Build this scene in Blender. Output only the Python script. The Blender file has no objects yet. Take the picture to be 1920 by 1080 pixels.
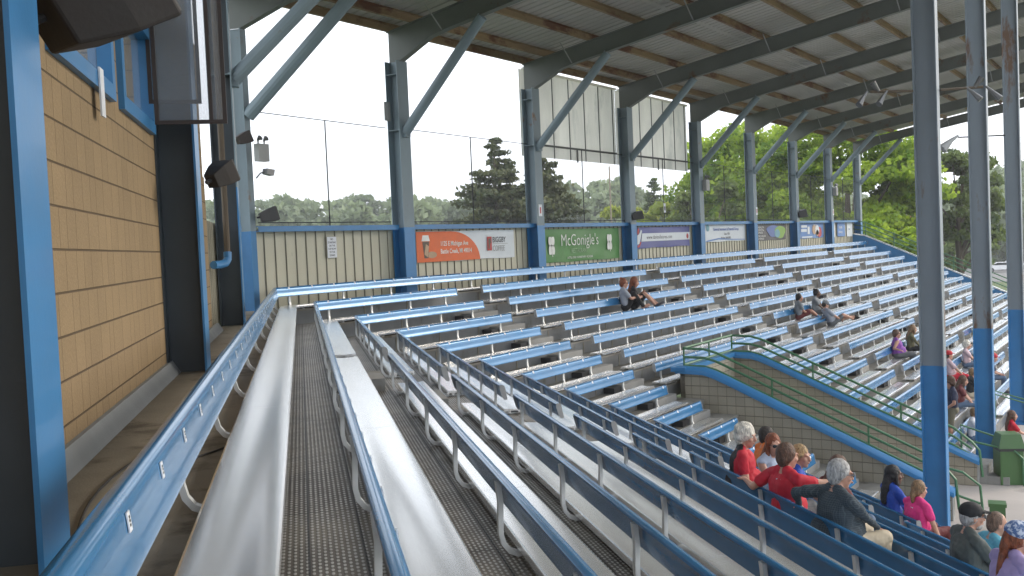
import bpy, bmesh, math, random
import numpy as np
from mathutils import Vector, Matrix, Euler, Quaternion
random.seed(7); RNG = np.random.default_rng(7)
SC = bpy.context.scene
COL = SC.collection
rad = math.radians

# ------------------------------------------------------------------ camera
FPX, YAW, PIT, ROLL = 1889.77, 0.990874, -0.0415857, -0.0440376
CAM = Vector((-14.260, -15.021, 0.625))
fw = Vector((math.sin(YAW)*math.cos(PIT), math.cos(YAW)*math.cos(PIT), math.sin(PIT)))
rt = Vector((math.cos(YAW), -math.sin(YAW), 0)); up = rt.cross(fw)
r2 = rt*math.cos(ROLL) + up*math.sin(ROLL); u2 = -rt*math.sin(ROLL) + up*math.cos(ROLL)
cd = bpy.data.cameras.new('camera'); co = bpy.data.objects.new('camera', cd); COL.objects.link(co)
cd.sensor_width = 36; cd.lens = FPX/1920*36; cd.clip_end = 4000; cd.clip_start = 0.05
mw = Matrix((r2, u2, -fw)).transposed().to_4x4(); mw.translation = CAM
co.matrix_world = mw
SC.camera = co

# ------------------------------------------------------------------ light
SUN_AZ, SUN_EL = rad(-38), rad(24)           # azimuth from +X
sd = Vector((math.cos(SUN_AZ)*math.cos(SUN_EL), math.sin(SUN_AZ)*math.cos(SUN_EL), math.sin(SUN_EL)))
w = bpy.data.worlds.new('World'); SC.world = w; w.use_nodes = True
wn, wl = w.node_tree.nodes, w.node_tree.links
bg = wn['Background']
sky = wn.new('ShaderNodeTexSky'); sky.sky_type = 'NISHITA'; sky.sun_disc = False
sky.sun_elevation = SUN_EL; sky.sun_rotation = math.pi/2 - SUN_AZ
sky.air_density = 1.0; sky.dust_density = 4.0; sky.ozone_density = 1.0
tc = wn.new('ShaderNodeTexCoord'); nz = wn.new('ShaderNodeTexNoise'); nz.inputs['Scale'].default_value = 2.2
nz.inputs['Detail'].default_value = 6
rmp = wn.new('ShaderNodeValToRGB'); rmp.color_ramp.elements[0].position = 0.25; rmp.color_ramp.elements[1].position = 0.6
rmp.color_ramp.elements[0].color = (.72, .72, .72, 1); rmp.color_ramp.elements[1].color = (.95, .95, .95, 1)
mx = wn.new('ShaderNodeMix'); mx.data_type = 'RGBA'
wl.new(tc.outputs['Generated'], nz.inputs['Vector']); wl.new(nz.outputs['Fac'], rmp.inputs['Fac'])
wl.new(rmp.outputs['Color'], mx.inputs[0]); wl.new(sky.outputs['Color'], mx.inputs[6])
mx.inputs[7].default_value = (7.6, 8.0, 8.6, 1)      # bright thin overcast
wl.new(mx.outputs[2], bg.inputs['Color']); bg.inputs['Strength'].default_value = 0.13
sl = bpy.data.lights.new('sun', 'SUN'); sl.energy = 0.9; sl.angle = rad(20); sl.color = (1, .88, .72)
so = bpy.data.objects.new('sun', sl); COL.objects.link(so)
so.rotation_euler = (-sd).to_track_quat('-Z', 'Y').to_euler()
SC.view_settings.view_transform = 'Standard'; SC.view_settings.look = 'None'
SC.view_settings.exposure = 1.15; SC.view_settings.gamma = 1
SC.cycles.max_bounces = 8; SC.cycles.diffuse_bounces = 5; SC.cycles.transparent_max_bounces = 16

# ------------------------------------------------------------------ materials
MATS = {}
def N(nt, t, **kw):
    n = nt.nodes.new(t)
    for k, v in kw.items():
        if k in n.inputs: n.inputs[k].default_value = v
        else: setattr(n, k, v)
    return n
def mat(name, col, rough=.6, metal=0, var=.12, vscale=3, col2=None, c2amt=0, c2scale=2, bump=0, bscale=40, coat=0, stretch=None, spec=None, sheen=0):
    m = bpy.data.materials.new(name); m.use_nodes = True; nt = m.node_tree; L = nt.links
    b = nt.nodes['Principled BSDF']
    tc = N(nt, 'ShaderNodeTexCoord'); mp = N(nt, 'ShaderNodeMapping')
    oi = N(nt, 'ShaderNodeObjectInfo'); sc0 = N(nt, 'ShaderNodeVectorMath', operation='MULTIPLY_ADD'); sc0.inputs[1].default_value = (37, 23, 11); nt.links.new(oi.outputs['Random'], sc0.inputs[0]); nt.links.new(tc.outputs['Object'], sc0.inputs[2])
    if stretch: mp.inputs['Scale'].default_value = stretch
    L.new(sc0.outputs[0], mp.inputs['Vector'])
    n1 = N(nt, 'ShaderNodeTexNoise', Scale=vscale, Detail=6.0, Roughness=.6)
    L.new(mp.outputs['Vector'], n1.inputs['Vector'])
    r = N(nt, 'ShaderNodeMapRange'); r.inputs[1].default_value = .3; r.inputs[2].default_value = .7
    r.inputs[3].default_value = 1-var; r.inputs[4].default_value = 1+var
    L.new(n1.outputs['Fac'], r.inputs[0])
    hs = N(nt, 'ShaderNodeMix'); hs.data_type = 'RGBA'; hs.blend_type = 'MULTIPLY'; hs.inputs[0].default_value = 1
    hs.inputs[6].default_value = (*col, 1); L.new(r.outputs[0], hs.inputs[7])
    out = hs.outputs[2]
    if col2:
        n2 = N(nt, 'ShaderNodeTexNoise', Scale=c2scale, Detail=8.0, Roughness=.65)
        L.new(mp.outputs['Vector'], n2.inputs['Vector'])
        r2_ = N(nt, 'ShaderNodeMapRange'); r2_.inputs[1].default_value = .68-c2amt*.4; r2_.inputs[2].default_value = .76-c2amt*.4
        L.new(n2.outputs['Fac'], r2_.inputs[0])
        m2 = N(nt, 'ShaderNodeMix'); m2.data_type = 'RGBA'; L.new(r2_.outputs[0], m2.inputs[0])
        L.new(out, m2.inputs[6]); m2.inputs[7].default_value = (*col2, 1); out = m2.outputs[2]
    L.new(out, b.inputs['Base Color'])
    b.inputs['Roughness'].default_value = rough; b.inputs['Metallic'].default_value = metal
    if spec is not None: b.inputs['Specular IOR Level'].default_value = spec
    if coat: b.inputs['Coat Weight'].default_value = coat; b.inputs['Coat Roughness'].default_value = .07
    rr = N(nt, 'ShaderNodeMapRange'); rr.inputs[1].default_value = .3; rr.inputs[2].default_value = .7
    rr.inputs[3].default_value = max(0.02, rough*(1-min(var, .12))); rr.inputs[4].default_value = min(1, rough*(1+min(var, .12)))
    L.new(n1.outputs['Fac'], rr.inputs[0]); L.new(rr.outputs[0], b.inputs['Roughness'])
    if bump:
        n3 = N(nt, 'ShaderNodeTexNoise', Scale=bscale, Detail=3.0); L.new(mp.outputs['Vector'], n3.inputs['Vector'])
        bp = N(nt, 'ShaderNodeBump', Strength=bump, Distance=.01); L.new(n3.outputs['Fac'], bp.inputs['Height'])
        L.new(bp.outputs['Normal'], b.inputs['Normal'])
    MATS[name] = m; return m
def bsdf(m): return m.node_tree.nodes['Principled BSDF']

M = MATS
mat('bench_blue', (.027, .165, .36), .24, .22, .12, 1.5, coat=.34, bump=.03, bscale=60)
mat('bench_alu', (.90, .90, .89), .24, .80, .03, 2.2, stretch=(.3, 1.5, 1))
mat('bracket_alu', (.62, .63, .62), .42, .35, .08, 6)
mat('cap_grey', (.34, .34, .34), .5, .2)
mat('plate_white', (.72, .74, .78), .5)
mat('plate_ink', (.03, .03, .03), .6)
mat('steel_bluegrey', (.19, .245, .275), .5, 0, .12, .8, col2=(.17, .10, .06), c2amt=.12, c2scale=1.3, bump=.05)
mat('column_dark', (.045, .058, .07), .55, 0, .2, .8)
mat('walkway', (.25, .225, .18), .75, 0, .25, 1.5, col2=(.12, .10, .075), c2amt=.3, c2scale=1.3, bump=.3, bscale=70)
mat('steel_grey_post', (.20, .235, .265), .5, 0, .14, .8, col2=(.15, .085, .05), c2amt=.27, c2scale=1.6, stretch=(1, 1, .35))
mat('paint_blue', (.035, .185, .41), .42, 0, .14, 1.2, coat=.12, bump=.06, col2=(.10, .10, .11), c2amt=-.08, c2scale=9)
mat('rafter_paint', (.145, .155, .145), .6, 0, .15, .7, col2=(.15, .085, .05), c2amt=.18, c2scale=1.1)
mat('purlin_rust', (.27, .19, .11), .8, 0, .35, .8, col2=(.13, .055, .03), c2amt=.38, c2scale=.9, stretch=(.5, 1, 1))
mat('roof_sheet', (.45, .43, .41), .5, .1, .12, 1.0, stretch=(.5, .12, 1), col2=(.36, .30, .25), c2amt=.08, c2scale=1.2)
mat('siding_beige', (.56, .53, .41), .55, 0, .06, 1.5, col2=(.30, .27, .2), c2amt=.05, c2scale=3, stretch=(1, 1, .3))
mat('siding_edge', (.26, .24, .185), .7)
mat('panel_white', (.86, .84, .76), .45, 0, .12, 1.2, stretch=(1, 1, .35), col2=(.66, .66, .60), c2amt=.3, c2scale=1.0)
mat('panel_seam', (.13, .13, .12), .7)
mat('riser_grey', (.21, .215, .215), .6, .25, .18, 1.6, col2=(.13, .12, .10), c2amt=.25, c2scale=1.8, stretch=(1, 1, .5))
mat('tread_grey', (.24, .23, .205), .8, 0, .2, 1.6, col2=(.13, .115, .09), c2amt=.3, c2scale=1.4, bump=.2)
mat('concrete', (.27, .265, .25), .85, 0, .15, 1.3, col2=(.23, .21, .18), c2amt=.2, c2scale=1.7, bump=.15)
mat('concourse_slab', (.40, .36, .33), .85, 0, .14, .5, col2=(.28, .25, .23), c2amt=.2, c2scale=.6, bump=.15)
mat('curb_paint', (.26, .275, .28), .8, 0, .15, 2)
mat('green_rail', (.055, .16, .075), .4, 0, .12, 3)
mat('green_can', (.05, .125, .035), .45, 0, .08, 2)
mat('black_plastic_and_gap', (.03, .03, .032), .5, 0, .2, 5)
mat('dark_brown_metal', (.035, .022, .018), .5, .1)
mat('speaker_grey', (.045, .043, .042), .62, 0, .15, 5)
mat('speaker_dark', (.022, .017, .015), .7, 0, .25, 6, bump=.15)
mat('speaker_brown', (.040, .030, .026), .7, 0, .25, 6, bump=.15)
mat('box_white', (.30, .30, .29), .5)
mat('lamp_silver', (.17, .17, .17), .35, .5)
mat('wire_black', (.02, .02, .02), .6)
mat('pipe_brown', (.10, .075, .05), .7)
mat('vinyl_orange', (.72, .13, .025), .5, 0, .08, 3, bump=.25, bscale=5)
mat('vinyl_white', (.66, .70, .73), .5, 0, .04, 3, bump=.2, bscale=5)
mat('vinyl_green', (.07, .22, .055), .5, 0, .12, 2, bump=.3, bscale=4)
mat('vinyl_navy', (.10, .11, .30), .5, 0, .12, 2, bump=.3, bscale=4)
mat('vinyl_dark', (.085, .08, .085), .5, 0, .1, 3)
mat('vinyl_blue', (.10, .22, .48), .5)
mat('ink_red', (.45, .04, .04), .5); mat('ink_dark', (.05, .05, .06), .5); mat('ink_white', (.8, .8, .76), .5)
mat('ink_blue', (.12, .18, .42), .5); mat('ink_teal', (.16, .36, .42), .5); mat('ink_lime', (.25, .42, .08), .5)
mat('ink_tan', (.5, .34, .22), .6); mat('ink_brown', (.10, .07, .05), .5); mat('ink_pale_green', (.30, .46, .27), .5)
mat('ground_grass', (.07, .10, .03), .95, 0, .3, .05, col2=(.13, .12, .06), c2amt=.2, c2scale=.02)
mat('asphalt', (.16, .155, .15), .9, 0, .1, .3)
mat('white_wall', (.6, .58, .54), .8)
mat('brick_red', (.28, .08, .05), .8)
mat('car_silver', (.50, .51, .53), .25, .5, coat=.5); mat('car_white', (.7, .7, .7), .25, 0, coat=.5)
mat('car_red', (.3, .04, .03), .25, 0, coat=.5)
mat('car_glass', (.02, .025, .03), .08); mat('tyre', (.02, .02, .02), .8)

# tan split-rib block wall
def mat_block(name, base, dark, bw, bh, mort, vert=True):
    m = bpy.data.materials.new(name); m.use_nodes = True; nt = m.node_tree; L = nt.links; b = bsdf(m)
    tc = N(nt, 'ShaderNodeTexCoord'); sx = N(nt, 'ShaderNodeSeparateXYZ'); L.new(tc.outputs['Object'], sx.inputs[0])
    cx = N(nt, 'ShaderNodeCombineXYZ'); L.new(sx.outputs['XYZ'.index('X') if vert else 1], cx.inputs[0]); L.new(sx.outputs[2], cx.inputs[1])
    n1 = N(nt, 'ShaderNodeTexNoise', Scale=1.4, Detail=5.0); L.new(tc.outputs['Object'], n1.inputs['Vector'])
    n2 = N(nt, 'ShaderNodeTexNoise', Scale=60.0, Detail=3.0); L.new(tc.outputs['Object'], n2.inputs['Vector'])
    # course and joint distances, joints at random spacing in each course
    def math_(op, a, b_=None, c=None):
        n = N(nt, 'ShaderNodeMath', operation=op)
        for i, v in enumerate((a, b_, c)):
            if v is None: continue
            if isinstance(v, (int, float)): n.inputs[i].default_value = v
            else: L.new(v, n.inputs[i])
        return n.outputs[0]
    s = cx.inputs[0].links[0].from_socket; z = sx.outputs[2]
    zc = math_('DIVIDE', z, bh); row = math_('FLOOR', zc); fz = math_('FRACT', zc)
    dz = math_('MULTIPLY', math_('MINIMUM', fz, math_('SUBTRACT', 1.0, fz)), bh)
    vv = N(nt, 'ShaderNodeCombineXYZ'); L.new(math_('DIVIDE', s, bw), vv.inputs[0]); L.new(math_('MULTIPLY', row, 7.31), vv.inputs[1])
    if vert:
        vo = N(nt, 'ShaderNodeTexVoronoi', feature='DISTANCE_TO_EDGE', voronoi_dimensions='1D'); vo.inputs['Scale'].default_value = 1
        L.new(math_('ADD', math_('DIVIDE', s, bw), math_('MULTIPLY', row, 7.31)), vo.inputs['W'])
        ds = math_('MULTIPLY', vo.outputs['Distance'], bw)
        vc = N(nt, 'ShaderNodeTexVoronoi', feature='F1', voronoi_dimensions='1D'); vc.inputs['Scale'].default_value = 1
        L.new(math_('ADD', math_('DIVIDE', s, bw), math_('MULTIPLY', row, 7.31)), vc.inputs['W'])
        cell = vc.outputs['Color']
    else:
        fs = math_('FRACT', math_('DIVIDE', s, bw)); ds = math_('MULTIPLY', math_('MINIMUM', fs, math_('SUBTRACT', 1.0, fs)), bw)
        wn_ = N(nt, 'ShaderNodeTexWhiteNoise', noise_dimensions='2D')
        cc = N(nt, 'ShaderNodeCombineXYZ'); L.new(math_('FLOOR', math_('DIVIDE', s, bw)), cc.inputs[0]); L.new(row, cc.inputs[1])
        L.new(cc.outputs[0], wn_.inputs['Vector']); cell = wn_.outputs['Color']
    def step(d, wd):
        r = N(nt, 'ShaderNodeMapRange'); r.inputs[1].default_value = wd*.5; r.inputs[2].default_value = wd
        r.inputs[3].default_value = 0; r.inputs[4].default_value = 1; L.new(d, r.inputs[0]); return r.outputs[0]
    jm = math_('MULTIPLY', step(dz, mort), math_('ADD', math_('MULTIPLY', step(ds, mort*.75), .62 if vert else .8), .38 if vert else .2))
    sc_ = N(nt, 'ShaderNodeSeparateColor'); L.new(cell, sc_.inputs[0])
    tone = math_('ADD', math_('MULTIPLY', sc_.outputs[0], .11 if vert else .1), math_('ADD', math_('MULTIPLY', n1.outputs['Fac'], .35), math_('MULTIPLY', n2.outputs['Fac'], .35)))
    tone = math_('ADD', tone, .53)
    mx_ = N(nt, 'ShaderNodeMix'); mx_.data_type = 'RGBA'; mx_.blend_type = 'MULTIPLY'; mx_.inputs[0].default_value = 1
    mx_.inputs[6].default_value = (*base, 1); L.new(tone, mx_.inputs[7])
    m2 = N(nt, 'ShaderNodeMix'); m2.data_type = 'RGBA'; L.new(jm, m2.inputs[0]); m2.inputs[6].default_value = (*dark, 1); L.new(mx_.outputs[2], m2.inputs[7])
    L.new(m2.outputs[2], b.inputs['Base Color']); b.inputs['Roughness'].default_value = .85 if vert else .5
    h = math_('ADD', jm, math_('MULTIPLY', n2.outputs['Fac'], .5 if vert else .1))
    bp = N(nt, 'ShaderNodeBump', Strength=.8, Distance=.008); L.new(h, bp.inputs['Height']); L.new(bp.outputs[0], b.inputs['Normal'])
    M[name] = m
mat_block('tan_block', (.29, .205, .112), (.10, .068, .038), .26, .238, .0075)
mat_block('tile_block', (.33, .30, .235), (.14, .12, .09), .2, .2, .010, False)

# perforated metal plank tread (near stand)
def mat_tread():
    m = bpy.data.materials.new('perforated_plank'); m.use_nodes = True; nt = m.node_tree; L = nt.links; b = bsdf(m)
    tc = N(nt, 'ShaderNodeTexCoord'); sx = N(nt, 'ShaderNodeSeparateXYZ'); L.new(tc.outputs['Object'], sx.inputs[0])
    def mt(op, a, b_=None, c=None):
        n = N(nt, 'ShaderNodeMath', operation=op)
        for i, v in enumerate((a, b_, c)):
            if v is None: continue
            if isinstance(v, (int, float)): n.inputs[i].default_value = v
            else: L.new(v, n.inputs[i])
        return n.outputs[0]
    u = mt('DIVIDE', sx.outputs[1], .027); row = mt('FLOOR', u); fu = mt('SUBTRACT', mt('FRACT', u), .5)
    v = mt('ADD', mt('DIVIDE', sx.outputs[0], .052), mt('MULTIPLY', mt('MODULO', row, 2.0), .5)); fv = mt('SUBTRACT', mt('FRACT', v), .5)
    d = mt('SQRT', mt('ADD', mt('POWER', mt('MULTIPLY', mt('ABSOLUTE', fu), 1.0), 2.0), mt('POWER', mt('MULTIPLY', mt('ABSOLUTE', fv), .8), 2.0)))
    r = N(nt, 'ShaderNodeMapRange'); r.inputs[1].default_value = .2; r.inputs[2].default_value = .34; r.inputs[3].default_value = 1; r.inputs[4].default_value = 0
    L.new(d, r.inputs[0])
    n1 = N(nt, 'ShaderNodeTexNoise', Scale=1.1, Detail=6.0, Roughness=.65); L.new(tc.outputs['Object'], n1.inputs['Vector'])
    n2 = N(nt, 'ShaderNodeTexNoise', Scale=9.0, Detail=4.0); L.new(tc.outputs['Object'], n2.inputs['Vector'])
    wr = N(nt, 'ShaderNodeMapRange'); wr.inputs[1].default_value = .38; wr.inputs[2].default_value = .62; L.new(n1.outputs['Fac'], wr.inputs[0])
    wr2 = N(nt, 'ShaderNodeMapRange'); wr2.inputs[1].default_value = .3; wr2.inputs[2].default_value = .6; L.new(n2.outputs['Fac'], wr2.inputs[0])
    c1 = N(nt, 'ShaderNodeMix'); c1.data_type = 'RGBA'; L.new(wr.outputs[0], c1.inputs[0]); c1.inputs[6].default_value = (.055, .044, .034, 1); c1.inputs[7].default_value = (.17, .148, .115, 1)
    c2 = N(nt, 'ShaderNodeMix'); c2.data_type = 'RGBA'; L.new(mt('MULTIPLY', r.outputs[0], mt('ADD', mt('MULTIPLY', wr2.outputs[0], .45), .55)), c2.inputs[0])
    L.new(c1.outputs[2], c2.inputs[6]); c2.inputs[7].default_value = (.58, .57, .54, 1)
    jy = mt('FRACT', mt('DIVIDE', sx.outputs[1], .254)); jx = mt('FRACT', mt('DIVIDE', sx.outputs[0], 3.05))
    gr = mt('MULTIPLY', mt('GREATER_THAN', mt('MINIMUM', jy, mt('SUBTRACT', 1.0, jy)), .022), mt('GREATER_THAN', jx, .0025))
    c3 = N(nt, 'ShaderNodeMix'); c3.data_type = 'RGBA'; L.new(gr, c3.inputs[0]); c3.inputs[6].default_value = (.02, .017, .014, 1); L.new(c2.outputs[2], c3.inputs[7]); c2 = c3
    L.new(c2.outputs[2], b.inputs['Base Color']); b.inputs['Roughness'].default_value = .5
    L.new(mt('MULTIPLY', r.outputs[0], .6), b.inputs['Metallic'])
    bp = N(nt, 'ShaderNodeBump', Strength=.9, Distance=.004); L.new(r.outputs[0], bp.inputs['Height']); L.new(bp.outputs[0], b.inputs['Normal'])
    M['perforated_plank'] = m
mat_tread()

# mesh screen and clear acrylic
def mat_screen(name, col, alpha):
    m = bpy.data.materials.new(name); m.use_nodes = True; nt = m.node_tree; L = nt.links
    b = bsdf(m); b.inputs['Base Color'].default_value = (*col, 1); b.inputs['Roughness'].default_value = .7
    out = nt.nodes['Material Output']; t = N(nt, 'ShaderNodeBsdfTransparent'); mx_ = N(nt, 'ShaderNodeMixShader')
    mx_.inputs[0].default_value = alpha; L.new(t.outputs[0], mx_.inputs[1]); L.new(b.outputs[0], mx_.inputs[2]); L.new(mx_.outputs[0], out.inputs['Surface'])
    M[name] = m
mat_screen('net_mesh', (.14, .14, .14), .15)
mat_screen('acrylic', (.25, .27, .30), .35); bsdf(M['acrylic']).inputs['Roughness'].default_value = .12

def mat_leaf(name, c1, c2, scale=.35, trans=.35):
    m = bpy.data.materials.new(name); m.use_nodes = True; nt = m.node_tree; L = nt.links; b = bsdf(m)
    tc = N(nt, 'ShaderNodeTexCoord'); n1 = N(nt, 'ShaderNodeTexNoise', Scale=scale, Detail=4.0); L.new(tc.outputs['Object'], n1.inputs['Vector'])
    g = N(nt, 'ShaderNodeNewGeometry')
    ad = N(nt, 'ShaderNodeMath', operation='ADD'); L.new(n1.outputs['Fac'], ad.inputs[0])
    mm = N(nt, 'ShaderNodeMath', operation='MULTIPLY'); L.new(g.outputs['Random Per Island'], mm.inputs[0]); mm.inputs[1].default_value = .35
    L.new(mm.outputs[0], ad.inputs[1])
    r = N(nt, 'ShaderNodeMapRange'); r.inputs[1].default_value = .45; r.inputs[2].default_value = .9; L.new(ad.outputs[0], r.inputs[0])
    mx_ = N(nt, 'ShaderNodeMix'); mx_.data_type = 'RGBA'; L.new(r.outputs[0], mx_.inputs[0]); mx_.inputs[6].default_value = (*c1, 1); mx_.inputs[7].default_value = (*c2, 1)
    L.new(mx_.outputs[2], b.inputs['Base Color']); b.inputs['Roughness'].default_value = .6
    out = nt.nodes['Material Output']; t = N(nt, 'ShaderNodeBsdfTranslucent'); L.new(mx_.outputs[2], t.inputs[0])
    ms = N(nt, 'ShaderNodeMixShader'); ms.inputs[0].default_value = trans; L.new(b.outputs[0], ms.inputs[1]); L.new(t.outputs[0], ms.inputs[2]); L.new(ms.outputs[0], out.inputs['Surface'])
    M[name] = m
mat_leaf('leaf_maple', (.10, .20, .015), (.42, .54, .05), trans=.6)
mat_leaf('leaf_dark', (.05, .09, .025), (.16, .21, .05), trans=.5)
mat_leaf('leaf_bright', (.16, .24, .03), (.40, .44, .06), trans=.5)
mat_leaf('leaf_mid', (.08, .13, .035), (.22, .28, .07), trans=.45)
mat_leaf('leaf_spruce', (.06, .085, .04), (.15, .16, .07), .5)
mat_leaf('leaf_far', (.17, .22, .12), (.30, .36, .19), .08, .4)  # paler greens, distance haze mixed into the leaf colour
mat('bark_pale', (.30, .25, .19), .9)
mat('bark', (.09, .07, .05), .9, 0, .3, 3)

def make_translucent(name, amt):
    m = M[name]; nt = m.node_tree; b = bsdf(m); t = N(nt, 'ShaderNodeBsdfTranslucent'); nt.links.new(b.inputs['Base Color'].links[0].from_socket, t.inputs[0])
    ms = N(nt, 'ShaderNodeMixShader'); ms.inputs[0].default_value = amt; nt.links.new(b.outputs[0], ms.inputs[1]); nt.links.new(t.outputs[0], ms.inputs[2]); nt.links.new(ms.outputs[0], nt.nodes['Material Output'].inputs['Surface'])
make_translucent('panel_white', .22)
# ------------------------------------------------------------------ mesh builder
class MB:
    def __init__(s): s.v = []; s.f = []; s.m = []; s.cur = 0
    def add(s, vs, fs, mi=None):
        o = len(s.v); s.v += [tuple(v) for v in vs]; s.f += [tuple(i+o for i in f) for f in fs]
        s.m += [s.cur if mi is None else mi]*len(fs); return s
    def box(s, a, b, mi=None):
        x0, y0, z0 = [min(a[i], b[i]) for i in range(3)]; x1, y1, z1 = [max(a[i], b[i]) for i in range(3)]
        return s.add([(x0,y0,z0),(x1,y0,z0),(x1,y1,z0),(x0,y1,z0),(x0,y0,z1),(x1,y0,z1),(x1,y1,z1),(x0,y1,z1)],
              [(0,3,2,1),(4,5,6,7),(0,1,5,4),(1,2,6,5),(2,3,7,6),(3,0,4,7)], mi)
    def obox(s, c, ax, h, mi=None):
        c = Vector(c); ax = [Vector(a).normalized() for a in ax]
        vs = [c+ax[0]*h[0]*i+ax[1]*h[1]*j+ax[2]*h[2]*k for k in (-1,1) for i, j in ((-1,-1),(1,-1),(1,1),(-1,1))]
        return s.add(vs, [(0,3,2,1),(4,5,6,7),(0,1,5,4),(1,2,6,5),(2,3,7,6),(3,0,4,7)], mi)
    def tube(s, pts, r, n=8, mi=None, caps=True):
        pts = [Vector(p) for p in pts]; rs = r if isinstance(r, (list, tuple)) else [r]*len(pts); vs = []; fs = []
        t0 = (pts[1]-pts[0]).normalized(); a = t0.orthogonal().normalized()
        for i, p in enumerate(pts):
            t = (pts[min(i+1, len(pts)-1)]-pts[max(i-1, 0)]).normalized()
            a = (a - t*a.dot(t)).normalized(); b = t.cross(a)
            for j in range(n):
                th = 2*math.pi*j/n; vs.append(p+(a*math.cos(th)+b*math.sin(th))*rs[i])
        for i in range(len(pts)-1):
            for j in range(n): fs.append((i*n+j, i*n+(j+1)%n, (i+1)*n+(j+1)%n, (i+1)*n+j))
        if caps: fs += [tuple(range(n))[::-1], tuple(range((len(pts)-1)*n, len(pts)*n))]
        return s.add(vs, fs, mi)
    def flat(s, pts, wax, w, t, mi=None):       # flat bar swept along pts; wax = width axis
        pts = [Vector(p) for p in pts]; wax = Vector(wax).normalized(); vs = []; fs = []
        for i, p in enumerate(pts):
            d = (pts[min(i+1, len(pts)-1)]-pts[max(i-1, 0)]).normalized(); nn = d.cross(wax).normalized()
            for a, b in ((-1,-1),(1,-1),(1,1),(-1,1)): vs.append(p+wax*a*w/2+nn*b*t/2)
        for i in range(len(pts)-1):
            for j in range(4): fs.append((i*4+j, i*4+(j+1)%4, (i+1)*4+(j+1)%4, (i+1)*4+j))
        fs += [(3,2,1,0), tuple(range(len(pts)*4-4, len(pts)*4))]
        return s.add(vs, fs, mi)
    def ext(s, prof, e0, e1, mi=None, caps=True, closed=True):
        """extrude profile [(o,z)] along x; e0,e1 give x for each o; local y = -o"""
        n = len(prof); vs = [(e0(o), -o, z) for o, z in prof]+[(e1(o), -o, z) for o, z in prof]
        rng = range(n if closed else n-1)
        fs = [(i, (i+1)%n, n+(i+1)%n, n+i) for i in rng]
        if caps and closed: fs += [tuple(range(n))[::-1], tuple(range(n, 2*n))]
        return s.add(vs, fs, mi)
    def prism(s, poly, ax_o, ax_u, ax_v, d, mi=None):   # poly 2D in (u,v), extruded by vector d
        O, U, V, D = Vector(ax_o), Vector(ax_u), Vector(ax_v), Vector(d); n = len(poly)
        vs = [O+U*a+V*b for a, b in poly]; vs += [v+D for v in vs]
        return s.add(vs, [tuple(range(n))[::-1], tuple(range(n, 2*n))]+[(i, (i+1)%n, n+(i+1)%n, n+i) for i in range(n)], mi)
    def ell(s, c, r, nu=16, nv=10, mi=None, R=None):
        vs = []; fs = []; c = Vector(c)
        for i in range(nv+1):
            ph = math.pi*i/nv
            for j in range(nu):
                th = 2*math.pi*j/nu; p = Vector((r[0]*math.sin(ph)*math.cos(th), r[1]*math.sin(ph)*math.sin(th), r[2]*math.cos(ph)))
                vs.append(c+(R @ p if R else p))
        for i in range(nv):
            for j in range(nu): fs.append((i*nu+j, (i+1)*nu+j, (i+1)*nu+(j+1)%nu, i*nu+(j+1)%nu))
        return s.add(vs, fs, mi)
    def build(s, name, mats, parent=None, smooth=False, loc=None, rotz=0, fix=True):
        me = bpy.data.meshes.new(name); me.from_pydata(s.v, [], s.f); me.update()
        for mm in (mats if isinstance(mats, (list, tuple)) else [mats]): me.materials.append(M[mm] if isinstance(mm, str) else mm)
        if any(s.m): me.polygons.foreach_set('material_index', s.m)
        if fix:
            bm = bmesh.new(); bm.from_mesh(me); bmesh.ops.recalc_face_normals(bm, faces=bm.faces); bm.to_mesh(me); bm.free()
        if smooth:
            me.polygons.foreach_set('use_smooth', [True]*len(me.polygons))
            try: me.set_sharp_from_angle(angle=rad(24 if smooth is True else smooth))
            except Exception: pass
        o = bpy.data.objects.new(name, me); COL.objects.link(o)
        if parent: o.parent = parent
        if loc is not None: o.location = loc
        if rotz: o.rotation_euler = (0, 0, rotz)
        return o
def inst(name, src, parent, loc, rot=None):
    o = bpy.data.objects.new(name, src.data if hasattr(src, 'data') else src); COL.objects.link(o); o.parent = parent; o.location = loc
    if rot: o.rotation_euler = rot
    return o
def tag(o, label, cat, group=None):
    o['label'] = label; o['category'] = cat
    if group: o['group'] = group
    return o
def thing(name, label, cat, loc=(0,0,0), rotz=0, group=None):
    o = bpy.data.objects.new(name, None); COL.objects.link(o); o.location = loc; o.rotation_euler = (0,0,rotz); o.empty_display_size = .2
    return tag(o, label, cat, group)
def struct(o, kind='structure'): o['kind'] = kind; return o
ORD = ['back', 'second', 'third', 'fourth', 'fifth', 'sixth', 'seventh', 'eighth', 'ninth', 'tenth', 'eleventh', 'twelfth', 'thirteenth', 'fourteenth', 'fifteenth']

# ------------------------------------------------------------------ stand geometry
RUN, RISE, TM = .762, .3032, math.tan(math.pi/8)
FAR, NEAR = 0.0, math.pi/4
def W(sec, s, o, z):      # local section coords to world
    if sec == FAR: return Vector((s, -o, z))
    c = math.sqrt(.5); return Vector((c*s+c*o, c*s-c*o, z))
LAST = 14
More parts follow.
